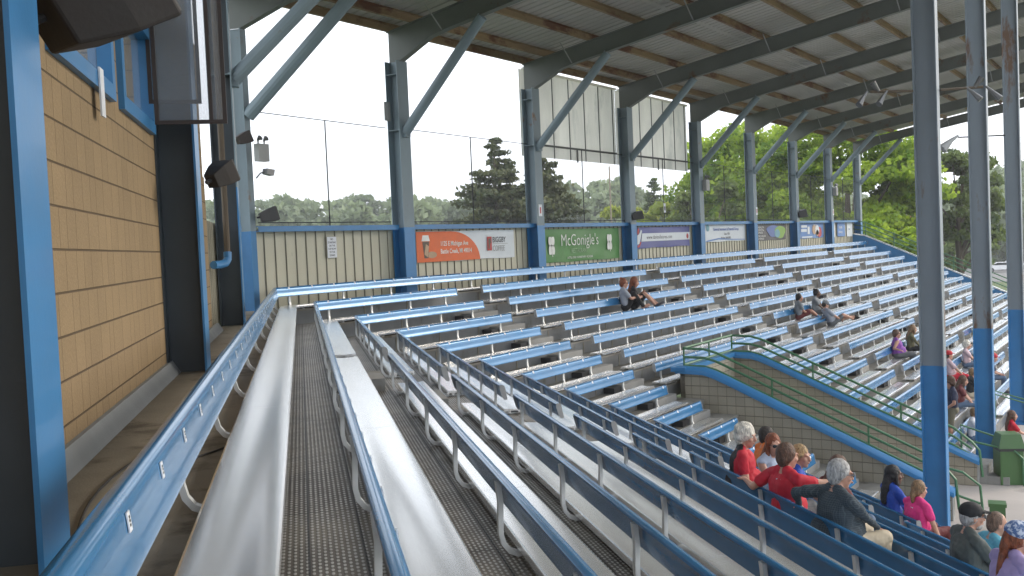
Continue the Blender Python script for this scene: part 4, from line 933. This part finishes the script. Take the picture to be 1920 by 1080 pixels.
# floodlights on posts
def flood(label, loc, dirx):
    t = thing('floodlight', label, 'lamp', loc, rad(-57), 'lamps fixed to the front posts')
    b = MB(); b.tube([(0, 0, 0), (dirx*.75, 0, .02)], .025, 6); b.build('arm', 'pipe_brown', t)
    for k_, s in enumerate((.45, .8)):
        b = MB(); b.tube([(dirx*s, 0, .03), (dirx*(s+.08), -.04, -.06), (dirx*(s+.2), -.12, -.22)], [.018, .03, .06], 12); b.build('lamp_head', 'lamp_silver', t, smooth=True)
    b = MB(); b.tube([(dirx*.6, 0, .02), (dirx*.72, -.03, .18)], [.03, .06], 10); b.build('lamp_head', 'lamp_silver', t, smooth=True)
flood('rusty arm with silver floodlights left of the closest front post', (4.72, -11.24, 3.05), -1)
flood('rusty arm with silver floodlights right of the closest front post', (5.0, -11.65, 3.05), 1)
t = thing('horn_speaker', 'small pale horn on an arm left of the farthest front post', 'speaker', (16.95, -11.2, 3.1), rad(-57)); b = MB(); b.tube([(0, 0, 0), (-1.3, 0, 0)], .02, 6); b.build('arm', 'wire_black', t)
b = MB(); b.tube([(-1.3, 0, .05), (-1.5, 0, -.08), (-1.75, 0, -.3)], [.03, .06, .14], 12); b.build('horn', 'cap_grey', t, smooth=True)
# ------------------------------------------------------------------ people
for nm, c in dict(skin=(.50, .27, .19), skin_tan=(.42, .21, .14), skin_dark=(.13, .07, .045), lips=(.35, .11, .09), eye=(.03, .025, .02), red=(.50, .012, .03), blackc=(.012, .012, .014),
                  orange=(.72, .17, .03), tank=(.42, .48, .60), greyt=(.20, .215, .23), lgrey=(.33, .35, .40), dgrey=(.10, .105, .11), khaki=(.50, .42, .30), royal=(.012, .06, .36), pink=(.68, .03, .20), maroon=(.12, .02, .02),
                  slate=(.075, .09, .085), cyan=(.12, .42, .55), lilac=(.36, .28, .50), jeans=(.10, .15, .23), navy=(.02, .025, .06), camo=(.17, .15, .10), white=(.68, .68, .70), purple=(.22, .06, .32), olive=(.10, .09, .04), pinkish=(.55, .40, .42),
                  sock=(.05, .14, .28), shoe=(.06, .06, .07), shoe_w=(.5, .5, .5), redcap=(.45, .02, .03)).items():
    mat('cloth_'+nm if not nm.startswith(('skin', 'lips', 'eye')) else nm, c, .75 if nm not in ('skin', 'skin_tan', 'skin_dark') else .5, 0, .10, 9, bump=.25 if not nm.startswith('skin') else .03, bscale=30)
for nm, c in dict(white=(.62, .58, .50), grey=(.36, .35, .34), brown=(.10, .05, .03), dark=(.025, .018, .014), auburn=(.20, .055, .02), black=(.008, .007, .008), blond=(.38, .25, .12), buzz=(.16, .10, .07), light_brown=(.20, .12, .06)).items():
    mat('hair_'+nm, c, .6, 0, .55, 45, bump=1.0, bscale=90, stretch=(1, 1, .3), col2=tuple(x*.45 for x in c), c2amt=.3, c2scale=55)
# plaid shirt and patterned cap
mat('cloth_plaid', (.028, .042, .055), .85, 0, .1, 8)
def add_plaid():
    nt = M['cloth_plaid'].node_tree; L = nt.links; b = bsdf(M['cloth_plaid']); tc = N(nt, 'ShaderNodeTexCoord'); src = b.inputs['Base Color'].links[0].from_socket
    for ax, sc_, th in (('X', 14.0, .80), ('Z', 16.0, .82)):
        wv = N(nt, 'ShaderNodeTexWave', wave_type='BANDS', bands_direction=ax); wv.inputs['Scale'].default_value = sc_; wv.inputs['Distortion'].default_value = 1.2
        L.new(tc.outputs['Object'], wv.inputs['Vector']); r = N(nt, 'ShaderNodeMapRange'); r.inputs[1].default_value = th; r.inputs[2].default_value = .95; r.inputs[4].default_value = .55
        L.new(wv.outputs['Fac'], r.inputs[0]); m2 = N(nt, 'ShaderNodeMix'); m2.data_type = 'RGBA'; L.new(r.outputs[0], m2.inputs[0]); L.new(src, m2.inputs[6]); m2.inputs[7].default_value = (.085, .11, .125, 1); src = m2.outputs[2]
    L.new(src, b.inputs['Base Color'])
add_plaid()
mat('cloth_bandana', (.08, .14, .30), .8, 0, .1, 8, col2=(.55, .60, .70), c2amt=.55, c2scale=28)

def rotm(yaw=0, pitch=0, roll=0): return (Euler((0, 0, yaw)).to_matrix() @ Euler((pitch, 0, 0)).to_matrix() @ Euler((0, roll, 0)).to_matrix())
class Body:
    def __init__(s): s.p = []
    def cap(s, lab, a, ra, b, rb): s.p.append(('c', lab, np.array(a, float), ra, np.array(b, float), rb))
    def ell(s, lab, c, r, R=None): s.p.append(('e', lab, np.array(c, float), np.array(r, float), np.array(R) if R is not None else np.eye(3), 0))
    def mesh(s, voxel, smooth=3):
        b = MB()
        for q in s.p:
            if q[0] == 'e': b.ell(q[2], q[3], 14, 10, R=Matrix(q[4].tolist()))
            else:
                a, c = Vector(q[2]), Vector(q[4]); b.ell(a, (q[3],)*3, 10, 7)
                if (c-a).length > 1e-4:
                    b.ell(c, (q[5],)*3, 10, 7); b.tube([a, c], [q[3], q[5]], 12)
        me = bpy.data.meshes.new('tmp'); me.from_pydata(b.v, [], b.f); me.update()
        bm = bmesh.new(); bm.from_mesh(me); bmesh.ops.remove_doubles(bm, verts=bm.verts, dist=1e-5); bmesh.ops.recalc_face_normals(bm, faces=bm.faces); bm.to_mesh(me); bm.free()
        o = bpy.data.objects.new('tmp', me); COL.objects.link(o)
        m = o.modifiers.new('r', 'REMESH'); m.mode = 'VOXEL'; m.voxel_size = voxel; m.use_smooth_shade = True
        m = o.modifiers.new('s', 'SMOOTH'); m.iterations = smooth; m.factor = .5
        dg = bpy.context.evaluated_depsgraph_get(); r = bpy.data.meshes.new_from_object(o.evaluated_get(dg)); bpy.data.objects.remove(o); return r
    def sdf(s, P):
        D = []
        for q in s.p:
            if q[0] == 'e':
                L_ = (P-q[2]) @ q[4]; k0 = np.linalg.norm(L_/q[3], axis=1); k1 = np.linalg.norm(L_/(q[3]**2), axis=1)+1e-9; D.append(k0*(k0-1)/k1)
            else:
                ab = q[4]-q[2]; t = np.clip(((P-q[2])@ab)/max(ab@ab, 1e-9), 0, 1); D.append(np.linalg.norm(P-(q[2]+t[:, None]*ab), axis=1)-(q[3]+(q[5]-q[3])*t))
        return np.array(D)
def verts(me): a = np.empty(len(me.vertices)*3); me.vertices.foreach_get('co', a); return a.reshape(-1, 3)
def noise3(P, f, seed=0):
    rs = np.random.default_rng(seed); v = np.zeros(len(P))
    for i in range(7):
        d = rs.normal(size=3); d /= np.linalg.norm(d); v += np.sin(P@d*f*(.6+.25*i)+rs.uniform(0, 6))/(1+.3*i)
    return v/4
def ik(a, c, l1, l2, hint):
    a, c, hint = Vector(a), Vector(c), Vector(hint); d = c-a; L_ = min(d.length, (l1+l2)*.995); u = d.normalized(); c = a+u*L_
    x = (l1*l1-l2*l2+L_*L_)/(2*L_); h = math.sqrt(max(0, l1*l1-x*x)); n = (hint-u*hint.dot(u)).normalized(); return a+u*x+n*h, c
def person(label, loc, rotz, shirt, pants, skin='skin', hair=('short', 'brown'), S=1.0, g=1.0, lean=.0, twist=0.0, head=(0, 0, 0), feet=None, hands=None, knees=None, hip_h=None, standing=False,
           bare=('fore',), shorts=False, shoe='cloth_shoe', voxel=.012, acc=(), ehint=None, group='spectators in the stands', vest=None, sock=None, female=False, sleeveless=False, khint=None):
    t = thing('person', label, 'person', loc, rotz, group); B = Body(); seed = abs(hash(label)) % 1000 if 0 else sum(map(ord, label)) % 1000
    ph = (.93 if standing else .11)*1.0; pel = Vector((0, 0, ph*S if not standing else ph*S))
    Rt = rotm(twist, lean); S0 = S; up_ = lambda x, y, z: pel+Rt @ (Vector((x, y, z))*S0)
    sw = .19 if female else .215
    B.ell('pants', pel+Vector((0, .01, -.005))*S, (.165*g*S, .125*g*S, .12*S))
    B.ell('shirt', up_(0, -.015*g, .12), (.155*g*S, .12*g*g*S, .16*S), Rt); B.ell('shirt', up_(0, -.0, .30), (.175*(.45+.55*g)*S, .118*g*S, .19*S), Rt)
    for sx in (-1, 1): B.cap('shirt', up_(sx*.04, .015, .50), .05*S, up_(sx*sw*.95, .012, .435), .062*S); B.cap('shirt', up_(sx*.09*g, .03, .36), .085*S, up_(sx*.10*g, .02, .12), .085*S)
    B.cap('shirt', up_(-sw*.82, .01, .445), .062*S, up_(sw*.82, .01, .445), .062*S); B.cap('shirt', up_(0, .01, .44), .07*S, up_(0, -.0, .50), .055*S)
    if female: B.ell('shirt', up_(.07, -.085, .32), (.06*S, .055*S, .06*S), Rt); B.ell('shirt', up_(-.07, -.085, .32), (.06*S, .055*S, .06*S), Rt)
    hc = up_(0, -.04, .632); B.cap('skin', up_(0, .01, .47), .060*S, hc+Vector((0, .01, -.06))*S, .054*S)
    SB = S; S = S*1.14
    Rh = rotm(head[0]+twist, head[1], head[2]); hl = lambda x, y, z: hc+Rh @ (Vector((x, y, z))*S)
    B.ell('skin', hl(0, .012, .03), (.073*S, .092*S, .098*S), Rh); B.ell('skin', hl(0, -.030, -.035), (.056*S, .060*S, .078*S), Rh); B.ell('skin', hl(0, -.055, -.09), (.026*S, .026*S, .022*S), Rh)
    B.cap('skin', hl(0, -.088, .02), .010*S, hl(0, -.106, -.022), .014*S); B.ell('lips', hl(0, -.090, -.055), (.022*S, .010*S, .009*S), Rh)
    for sx in (-1, 1):
        B.ell('skin', hl(sx*.074, .012, .0), (.010*S, .020*S, .032*S), Rh); B.ell('skin', hl(sx*.032, -.080, .034), (.022*S, .012*S, .010*S), Rh); B.ell('skin', hl(sx*.04, -.062, -.02), (.022*S, .022*S, .022*S), Rh)
    SH = S; S = SB
    # arms
    if hands is None: hands = ((-.13, -.36, .13), (.13, -.36, .13))
    for i, sx in enumerate((-1, 1)):
        sh = up_(sx*sw, .01, .43); hd = Vector(hands[i])*S+Vector((0, 0, ph*S if standing else 0)); hint = Vector(ehint[i]) if ehint else Vector((sx*.9, .5, -.7))
        el, hd = ik(sh, hd, .27*S, .24*S, hint)
        ga = .7+.3*g; mid = sh.lerp(el, .62)
        B.cap('skin' if sleeveless else 'shirt', sh, (.053 if sleeveless else .060)*ga*S, mid, (.044 if sleeveless else .056)*ga*S); lab = 'skin' if 'fore' in bare else 'shirt'
        B.cap(lab, mid, .043*ga*S, el, .037*ga*S); B.cap(lab, el, .038*ga*S, hd, .025*S)
        f = (hd-el).normalized(); lat = f.cross(Vector((0, 0, 1))); lat = lat.normalized() if lat.length > .1 else Vector((1, 0, 0)); nrm = lat.cross(f)
        pc = hd+f*.045*S; Rp = np.array([list(lat), list(f), list(nrm)]).T
        B.ell('skin', pc, (.040*S, .050*S, .016*S), Rp)
        for j in range(4):
            q0 = pc+f*.040*S+lat*(j-1.5)*.019*S; L_ = (.034, .042, .038, .028)[j]*S; q1 = q0+(f*.9-nrm*.35).normalized()*L_; q2 = q1+(f*.55-nrm*.8).normalized()*L_*.8
            B.cap('skin', q0, .0095*S, q1, .0088*S); B.cap('skin', q1, .0088*S, q2, .0075*S)
        th0 = pc-f*.02*S-lat*sx*.034*S; th1 = th0+(f*.7-lat*sx*.7).normalized()*.035*S; B.cap('skin', th0, .012*S, th1, .010*S); B.cap('skin', th1, .010*S, th1+(f*.9-lat*sx*.2).normalized()*.028*S, .008*S)
    # legs
    if feet is None: feet = ((-.10, -.42, -.30), (.10, -.44, -.30)) if not standing else ((-.10, .02, -.85), (.10, -.06, -.85))
    for i, sx in enumerate((-1, 1)):
        hp = pel+Vector((sx*.085*g, -.02, -.01))*S; ft = Vector(feet[i])*S+(Vector((0, 0, ph*S)) if standing else Vector()); kh = Vector(khint[i]) if khint else (Vector((sx*.15, -.3, 1)) if not standing else Vector((0, -1, 0)))
        kn, ft = ik(hp, ft, .425*S, .42*S, kh); gl = .65+.35*g
        if shorts: m_ = hp.lerp(kn, .80); B.cap('pants', hp, .092*gl*S, m_, .076*gl*S); B.cap('skin', m_, .060*gl*S, kn, .054*gl*S)
        else: B.cap('pants', hp, .090*gl*S, kn, .062*gl*S)
        lab = 'skin' if shorts else 'pants'; m_ = kn.lerp(ft, .35); off = (ft-kn).normalized(); B.cap(lab, kn, .054*gl*S, m_, .055*gl*S)
        if sock: m2 = kn.lerp(ft, .6); B.cap(lab, m_, .055*gl*S, m2, .042*S); B.cap('sock', m2, .043*S, ft, .034*S)
        else: B.cap(lab, m_, .055*gl*S, ft, (.034 if shorts else .046)*S)
        sh_ = (ft-kn).normalized(); fwd = Vector((sx*.12, -1, -.12)); fwd = (fwd-sh_*fwd.dot(sh_)*.75).normalized()
        B.cap('shoe', ft+sh_*.035*S-fwd*.035*S, .040*S, ft+sh_*.055*S+fwd*.14*S, .034*S); B.cap('shoe', ft+sh_*.05*S+fwd*.05*S, .043*S, ft+sh_*.06*S+fwd*.15*S, .032*S)
    me = B.mesh(voxel*max(S, .8)); P = verts(me); labs = [q[1] for q in B.p]; idx = B.sdf(P).argmin(0); order = ['skin', 'shirt', 'pants', 'shoe', 'lips', 'eye', 'sock', 'vest']
    L_ = np.array([order.index(labs[i]) for i in idx])
    S = SH
    for sx in (-1, 1):
        e = np.array(hl(sx*.031, -.083, .018)); L_[np.linalg.norm((P-e)*np.array([1, 1, 1.3]), axis=1) < .012*S] = 5
    S = SB
    q = (P-np.array(pel)) @ np.array(Rt)          # torso frame
    if vest: L_[(L_ == 1) & (q[:, 1] > .0) & (np.abs(q[:, 0]) < .16*S0)] = 7
    # cloth folds
    nn_ = np.empty(len(P)*3); me.vertices.foreach_get('normal', nn_) if hasattr(me.vertices[0], 'normal') else None; nn_ = nn_.reshape(-1, 3)
    w_ = np.isin(L_, (1, 2, 7)); am = .014 if voxel < .01 else .010; fold = noise3(P*np.array([1, 1, .6]), 42, seed)*am+noise3(P, 90, seed+3)*am*.35
    P2 = P+nn_*(np.where(w_, fold+.004, 0))[:, None]; me.vertices.foreach_set('co', P2.ravel())
    nf = len(me.polygons); pv = np.array([p.vertices[0] for p in me.polygons]); me.materials.clear()
    for m_ in (skin, shirt, pants, shoe, 'lips' if skin != 'skin_dark' else skin, 'eye', sock or shoe, vest or shirt): me.materials.append(M[m_])
    me.polygons.foreach_set('material_index', L_[pv]); me.polygons.foreach_set('use_smooth', [True]*nf); me.update()
    bo = bpy.data.objects.new('body', me); COL.objects.link(bo); bo.parent = t
    S = SH
    # hair
    def part(name, H, m_, vx, amp=.0, fr=60, cut=None):
        mh = H.mesh(vx*max(S, .8), 2); Ph = verts(mh); n_ = np.empty(len(Ph)*3); mh.vertices.foreach_get('normal', n_); n_ = n_.reshape(-1, 3)
        if amp: Ph = Ph+n_*(noise3(Ph, fr, seed+7)*amp)[:, None]; mh.vertices.foreach_set('co', Ph.ravel())
        mh.materials.clear(); mh.materials.append(M[m_]); mh.polygons.foreach_set('use_smooth', [True]*len(mh.polygons)); mh.update(); o = bpy.data.objects.new(name, mh); COL.objects.link(o); o.parent = t; return o
    kind, hcol = hair; hv = max(voxel, .008)
    if kind != 'none':
        H = Body(); hm = 'hair_'+hcol; th = {'buzz': .002, 'short': .013, 'curly': .024, 'long': .012, 'tail': .009, 'bun': .009}[kind]
        if any(a[0] == 'cap' for a in acc): th = .004
        H.ell('h', hl(0, .026, .044 if not any(a[0] == 'cap' for a in acc) else .02), ((.073+th)*S, (.088+th)*S, (.090+th)*S), Rh)
        H.ell('h', hl(0, .052, -.005), ((.066+th)*S, (.055+th)*S, (.075+th)*S), Rh)
        for sx in (-1, 1): H.cap('h', hl(sx*.066, -.01 if kind != 'buzz' else .0, .035), (.014+th)*S, hl(sx*.066, .03, -.01), (.015+th)*S)
        if kind == 'curly':
            for i in range(16): a = i*2.4; H.ell('h', hl(.075*math.cos(a), .035+.07*math.sin(a), .04+.055*math.sin(i*1.7)), (.034*S,)*3)
        if kind == 'long':
            H.cap('h', hl(0, .06, .0), .068*S, up_(0, .085, .42), .07*S); H.cap('h', up_(0, .085, .42), .07*S, up_(0, .105, .28), .055*S)
            for sx in (-1, 1): H.cap('h', hl(sx*.068, .0, .03), .024*S, hl(sx*.082, -.012, -.10), .027*S); H.cap('h', hl(sx*.082, -.012, -.10), .027*S, up_(sx*.10, -.01, .43), .028*S)
        if kind == 'tail': H.cap('h', hl(0, .10, .03), .03*S, hl(0, .115, -.07), .034*S); H.cap('h', hl(0, .115, -.07), .034*S, hl(0, .10, -.16), .018*S)
        if kind == 'bun': H.ell('h', hl(0, .085, .12), (.035*S,)*3)
        part('hair', H, hm, hv, {'buzz': .0005, 'short': .0045, 'curly': .009, 'long': .006, 'tail': .004, 'bun': .003}[kind], 110 if kind != 'curly' else 70)
    for a in acc:
        if a[0] == 'cap':
            H = Body(); H.ell('h', hl(0, .014, .062), (.092*S, .108*S, .082*S), Rh); H.cap('h', hl(-.055, -.085, .058), .012*S, hl(.055, -.085, .058), .012*S)
            for x in (-.04, 0, .04): H.cap('h', hl(x, -.08, .058), .012*S, hl(x*.9, -.165+abs(x)*.5, .045), .008*S)
            if a[1] == 'cloth_bandana': H.p = H.p[:1]; H.cap('h', hl(-.05, -.085, .055), .012*S, hl(.05, -.085, .055), .012*S); [H.cap('h', hl(x, -.08, .055), .012*S, hl(x*.9, -.135+abs(x)*.5, .05), .008*S) for x in (-.035, 0, .035)]
            part('cap', H, a[1], .0075, .0015, 60)
        if a[0] == 'glasses':
            b = MB()
            for sx in (-1, 1): b.ell(hl(sx*.033, -.099, .016), (.027*S, .008*S, .020*S), 12, 8, R=Rh); b.tube([hl(sx*.062, -.09, .02), hl(sx*.078, .02, .018)], .003*S, 5)
            b.tube([hl(-.012, -.10, .024), hl(.012, -.10, .024)], .003*S, 5); b.build('sunglasses' if a[1] == 'dark' else 'glasses', 'car_glass' if a[1] == 'dark' else 'cloth_greyt', t, smooth=True)
        if a[0] == 'beard': H = Body(); H.ell('h', hl(0, -.045, -.075), (.052*S, .048*S, .042*S), Rh); part('beard', H, 'hair_'+a[1], .008, .002, 120)
        if a[0] == 'scarf': b = MB(); b.tube([hl(0, .095, -.05), hl(0, .12, -.12), up_(0, .125, .40), up_(.02, .13, .25)], [.018*S, .022*S, .024*S, .014*S], 8); b.build('scarf', 'hair_auburn', t, smooth=True)
        if a[0] == 'paper': b = MB(); b.obox(Vector(a[1]), [Rt @ Vector((1, 0, 0)), Rt @ Vector((0, .6, .8)), Rt @ Vector((0, -.8, .6))], (.14, .12, .003)); b.build('paper', 'plate_white', t)
        if a[0] == 'print': b = MB(); b.obox(up_(*a[1]), [Rt @ Vector((1, 0, 0)), Rt @ Vector((0, 0, 1)), Rt @ Vector((0, 1, 0))], (a[2]*S, a[3]*S, .004)); b.build('shirt_print', 'plate_white', t)
    return t
def seat_at(sec, k, s, o=.21): return W(sec, s, k*RUN+o, -.372-k*RISE)
D = rad
V1 = .0085
person('person with curly white hair in red shirt and black vest, leftmost of the seated group', seat_at(NEAR, 7, -9.6), NEAR+D(-22), 'cloth_red', 'cloth_jeans', hair=('curly', 'white'), g=1.35, lean=.04, head=(D(-20), D(8), 0),
       hands=((-.34, -.10, .02), (.15, -.30, .14)), vest='cloth_blackc', female=True, voxel=V1)
person('person with dark short hair in orange shirt behind the white haired one', seat_at(NEAR, 9, -6.95), NEAR+D(-5), 'cloth_orange', 'cloth_jeans', hair=('short', 'dark'), lean=.1, head=(D(-12), D(4), 0), voxel=V1)
person('person with long auburn hair, dark sunglasses and pale blue tank top', seat_at(NEAR, 8, -8.76), NEAR+D(-62), 'cloth_tank', 'cloth_jeans', hair=('long', 'auburn'), female=True, sleeveless=True, lean=.06, head=(D(-28), D(2), 0), S=.98, voxel=V1, acc=(('glasses', 'dark'),),
       hands=((-.16, -.30, .13), (.02, -.24, .16)))
person('person in red shirt seen from behind with one arm stretched along the bench back', seat_at(NEAR, 7, -10.83, .17), NEAR+D(12), 'cloth_red', 'cloth_dgrey', hair=('short', 'brown'), g=1.25, lean=-.03, head=(D(-4), D(4), 0), S=.99,
       hands=((-.32, -.52, .48), (.60, .10, .40)), ehint=((-.3, 0, -1), (.2, .5, -.5)), voxel=V1, acc=(('print', (-.02, .112, .40), .035, .02),))
person('person with blond short hair half hidden behind the red shirted back', seat_at(NEAR, 8, -9.48), NEAR+D(-25), 'cloth_royal', 'cloth_jeans', hair=('short', 'blond'), lean=.05, head=(D(-28), D(4), 0), S=.96, voxel=V1)
person('person with long brown hair in front of the grey haired man', seat_at(NEAR, 8, -10.25), NEAR+D(5), 'cloth_maroon', 'cloth_jeans', hair=('long', 'brown'), female=True, lean=.18, head=(0, D(12), 0), S=.98, voxel=V1)
person('large person with grey hair and glasses in dark plaid shirt and khaki trousers', seat_at(NEAR, 7, -11.78, .20), NEAR+D(4), 'cloth_plaid', 'cloth_khaki', hair=('short', 'grey'), g=1.5, lean=.04, head=(D(-14), D(8), 0), S=1.0,
       hands=((-.10, -.44, .16), (.46, .12, .36)), ehint=((-1, .3, -.4), (.6, .6, -.3)), bare=(), voxel=V1, acc=(('glasses', 'clear'),))
person('person with very long black hair in royal blue top by the stairwell wall', seat_at(NEAR, 12, -6.65), NEAR+D(-4), 'cloth_royal', 'cloth_blackc', skin='skin_dark', hair=('long', 'black'), female=True, lean=.03, head=(D(-14), 0, 0), S=1.08, bare=(), voxel=V1)
person('person in bright pink shirt with light brown hair beside the closest post', seat_at(NEAR, 12, -7.38, .16), NEAR+D(8), 'cloth_pink', 'cloth_maroon', hair=('tail', 'light_brown'), female=True, lean=.05, head=(0, D(6), 0), S=1.0, g=1.2,
       hands=((-.30, -.16, .05), (.14, -.36, .14)), voxel=V1, acc=(('print', (-.02, .118, .34), .02, .05),))
person('person in dark cap, glasses and grey beard wearing a slate jacket', seat_at(NEAR, 9, -11.63), NEAR+D(-8), 'cloth_slate', 'cloth_dgrey', hair=('short', 'grey'), g=1.32, lean=.05, head=(D(-4), D(2), 0), bare=(), voxel=V1, acc=(('cap', 'cloth_blackc'), ('glasses', 'clear'), ('beard', 'grey')))
person('child with cropped hair in light blue shirt beyond the dark capped man', seat_at(NEAR, 10, -10.97), NEAR+D(-8), 'cloth_cyan', 'cloth_jeans', hair=('buzz', 'buzz'), S=.97, g=.9, lean=.1, head=(D(-6), D(8), 0), voxel=V1)
person('person in blue patterned cap and lilac shirt at the bottom right corner', seat_at(NEAR, 8, -13.25), NEAR+D(-2), 'cloth_lilac', 'cloth_jeans', hair=('tail', 'auburn'), female=True, g=1.3, lean=.10, head=(D(-4), D(10), 0), S=1.0, bare=(), voxel=V1, acc=(('cap', 'cloth_bandana'), ('scarf',)))
FS = .013
up_feet = ((-.09, -.62, .14), (.09, -.66, .14))
person('person in pale grey shirt and black trousers with feet up, left of the pair', seat_at(FAR, 3, 10.5), D(38), 'cloth_lgrey', 'cloth_blackc', hair=('bun', 'auburn'), female=True, lean=-.10, head=(D(-5), D(5), 0), feet=((-.10, -.46, .12), (.08, -.50, .12)), hands=((-.10, -.30, .38), (.10, -.28, .40)), voxel=FS, acc=(('glasses', 'dark'),), shoe='skin')
person('person with auburn hair and bare legs up on the bench back, right of the pair', seat_at(FAR, 3, 11.05), D(30), 'cloth_blackc', 'cloth_blackc', hair=('long', 'auburn'), female=True, lean=-.02, head=(0, D(10), 0), feet=((-.09, -.56, .12), (.10, -.64, .12)), hands=((-.10, -.26, .40), (.10, -.24, .46)), shorts=True, voxel=FS)
person('child with dark hair, grey shirt and blue socks, feet on the next bench', seat_at(FAR, 6, 18.45), D(35), 'cloth_greyt', 'cloth_maroon', skin='skin_tan', hair=('short', 'black'), S=.95, g=.9, lean=.0, feet=((-.08, -.72, .02), (.10, -.72, .02)), shorts=True, sock='cloth_sock', hands=((-.06, -.28, .22), (.10, -.26, .20)), voxel=FS)
person('person with dark tied hair and grey shirt behind the capped man', seat_at(FAR, 6, 20.3), D(10), 'cloth_greyt', 'cloth_dgrey', skin='skin_dark', hair=('bun', 'black'), lean=.05, head=(D(15), 0, 0), g=1.1, voxel=FS)
person('person in grey cap and grey shirt lounging with crossed bare legs', seat_at(FAR, 7, 19.5), D(42), 'cloth_lgrey', 'cloth_dgrey', hair=('short', 'dark'), g=1.15, lean=-.38, head=(0, D(26), 0), feet=((-.05, -.74, .20), (-.02, -.86, .28)), shorts=True, shoe='cloth_blackc', voxel=FS, acc=(('cap', 'cloth_greyt'),))
person('heavy person in purple tank top and sunglasses with an arm on the bench', seat_at(FAR, 10, 18.6), D(25), 'cloth_purple', 'cloth_dgrey', hair=('short', 'brown'), g=1.4, lean=-.1, female=True, sleeveless=True, head=(D(-10), 0, 0), hands=((-.50, .06, .30), (.22, -.34, .14)), ehint=((0, 1, -1), (.9, .5, -.7)), voxel=FS, acc=(('glasses', 'dark'),))
person('person with brown hair and olive top beside the purple tank top', seat_at(FAR, 10, 20.3), D(15), 'cloth_olive', 'cloth_blackc', hair=('long', 'light_brown'), female=True, lean=.12, bare=(), head=(D(20), D(5), 0), voxel=FS)
person('person in red cap, pale pink shirt and red trousers', seat_at(FAR, 12, 18.4), D(30), 'cloth_pinkish', 'cloth_red', hair=('short', 'dark'), lean=-.08, g=1.2, voxel=FS, acc=(('cap', 'cloth_redcap'),))
person('person standing in navy shirt and camouflage shorts between the front posts', (11.5, -10.58, -4.69), D(200), 'cloth_navy', 'cloth_camo', skin='skin_tan', hair=('short', 'brown'), standing=True, shorts=True, g=1.15, S=1.02, hands=((-.30, .0, -.05), (.24, -.18, .05)), head=(D(-10), D(10), 0), voxel=FS)
person('person with long brown hair seated behind the navy shirted one', seat_at(FAR, 13, 15.2), D(10), 'cloth_maroon', 'cloth_jeans', hair=('long', 'brown'), female=True, lean=.15, head=(D(10), D(10), 0), voxel=FS)
person('child with brown hair and dark top by the middle front post', seat_at(FAR, 13, 17.1), D(20), 'cloth_blackc', 'cloth_khaki', hair=('short', 'light_brown'), S=.95, voxel=FS, lean=.1)
person('child in white shirt and jeans on the lowest bench by the middle post', seat_at(FAR, 14, 12.2), D(15), 'cloth_white', 'cloth_jeans', hair=('short', 'light_brown'), S=.92, lean=.12, g=.95, voxel=FS)
person('person with long brown hair and red shirt standing behind the green bin', (10.75, -11.95, -5.0), D(25), 'cloth_red', 'cloth_jeans', hair=('long', 'brown'), female=True, standing=True, S=.83, g=1.05, voxel=FS)
person('person in navy shirt and white and red cap holding white paper', seat_at(FAR, 13, 20.6), D(15), 'cloth_navy', 'cloth_jeans', hair=('short', 'dark'), lean=.2, head=(D(8), D(10), 0), voxel=FS, hands=((-.14, -.36, .22), (.14, -.36, .22)), acc=(('cap', 'cloth_redcap'), ('paper', (0, -.42, .26))))
person('person with white hair and pink shirt beside the paper holder', seat_at(FAR, 12, 21.4), D(10), 'cloth_pinkish', 'cloth_jeans', hair=('curly', 'white'), female=True, voxel=FS)
person('person in white hat and white shirt left of the middle post, far up', seat_at(FAR, 9, 27.9), D(10), 'cloth_white', 'cloth_redcap', hair=('short', 'dark'), voxel=FS, acc=(('cap', 'cloth_white'),), lean=.1)
person('person in red shirt between the middle and farthest posts, far up', seat_at(FAR, 11, 28.6), D(10), 'cloth_red', 'cloth_navy', hair=('short', 'brown'), voxel=FS, lean=.1)
person('person with bare arms bending forward between the middle and farthest posts', seat_at(FAR, 12, 23.5), D(30), 'cloth_redcap', 'cloth_dgrey', skin='skin_tan', hair=('short', 'dark'), voxel=FS, lean=.4, hands=((-.1, -.6, .2), (.2, -.6, .2)))

# ------------------------------------------------------------------ air
hm_ = bpy.data.materials.new('haze_air'); hm_.use_nodes = True; nt = hm_.node_tree
for n_ in list(nt.nodes):
    if n_.type == 'BSDF_PRINCIPLED': nt.nodes.remove(n_)
pv = nt.nodes.new('ShaderNodeVolumePrincipled'); pv.inputs['Density'].default_value = .0008; pv.inputs['Color'].default_value = (.93, .95, 1, 1); pv.inputs['Anisotropy'].default_value = .2
nt.links.new(pv.outputs[0], nt.nodes['Material Output'].inputs['Volume'])
b = MB(); b.box((-60, -200, -7.3), (760, 560, 75)); M['haze_air'] = hm_; struct(b.build('haze', 'haze_air'), 'stuff')
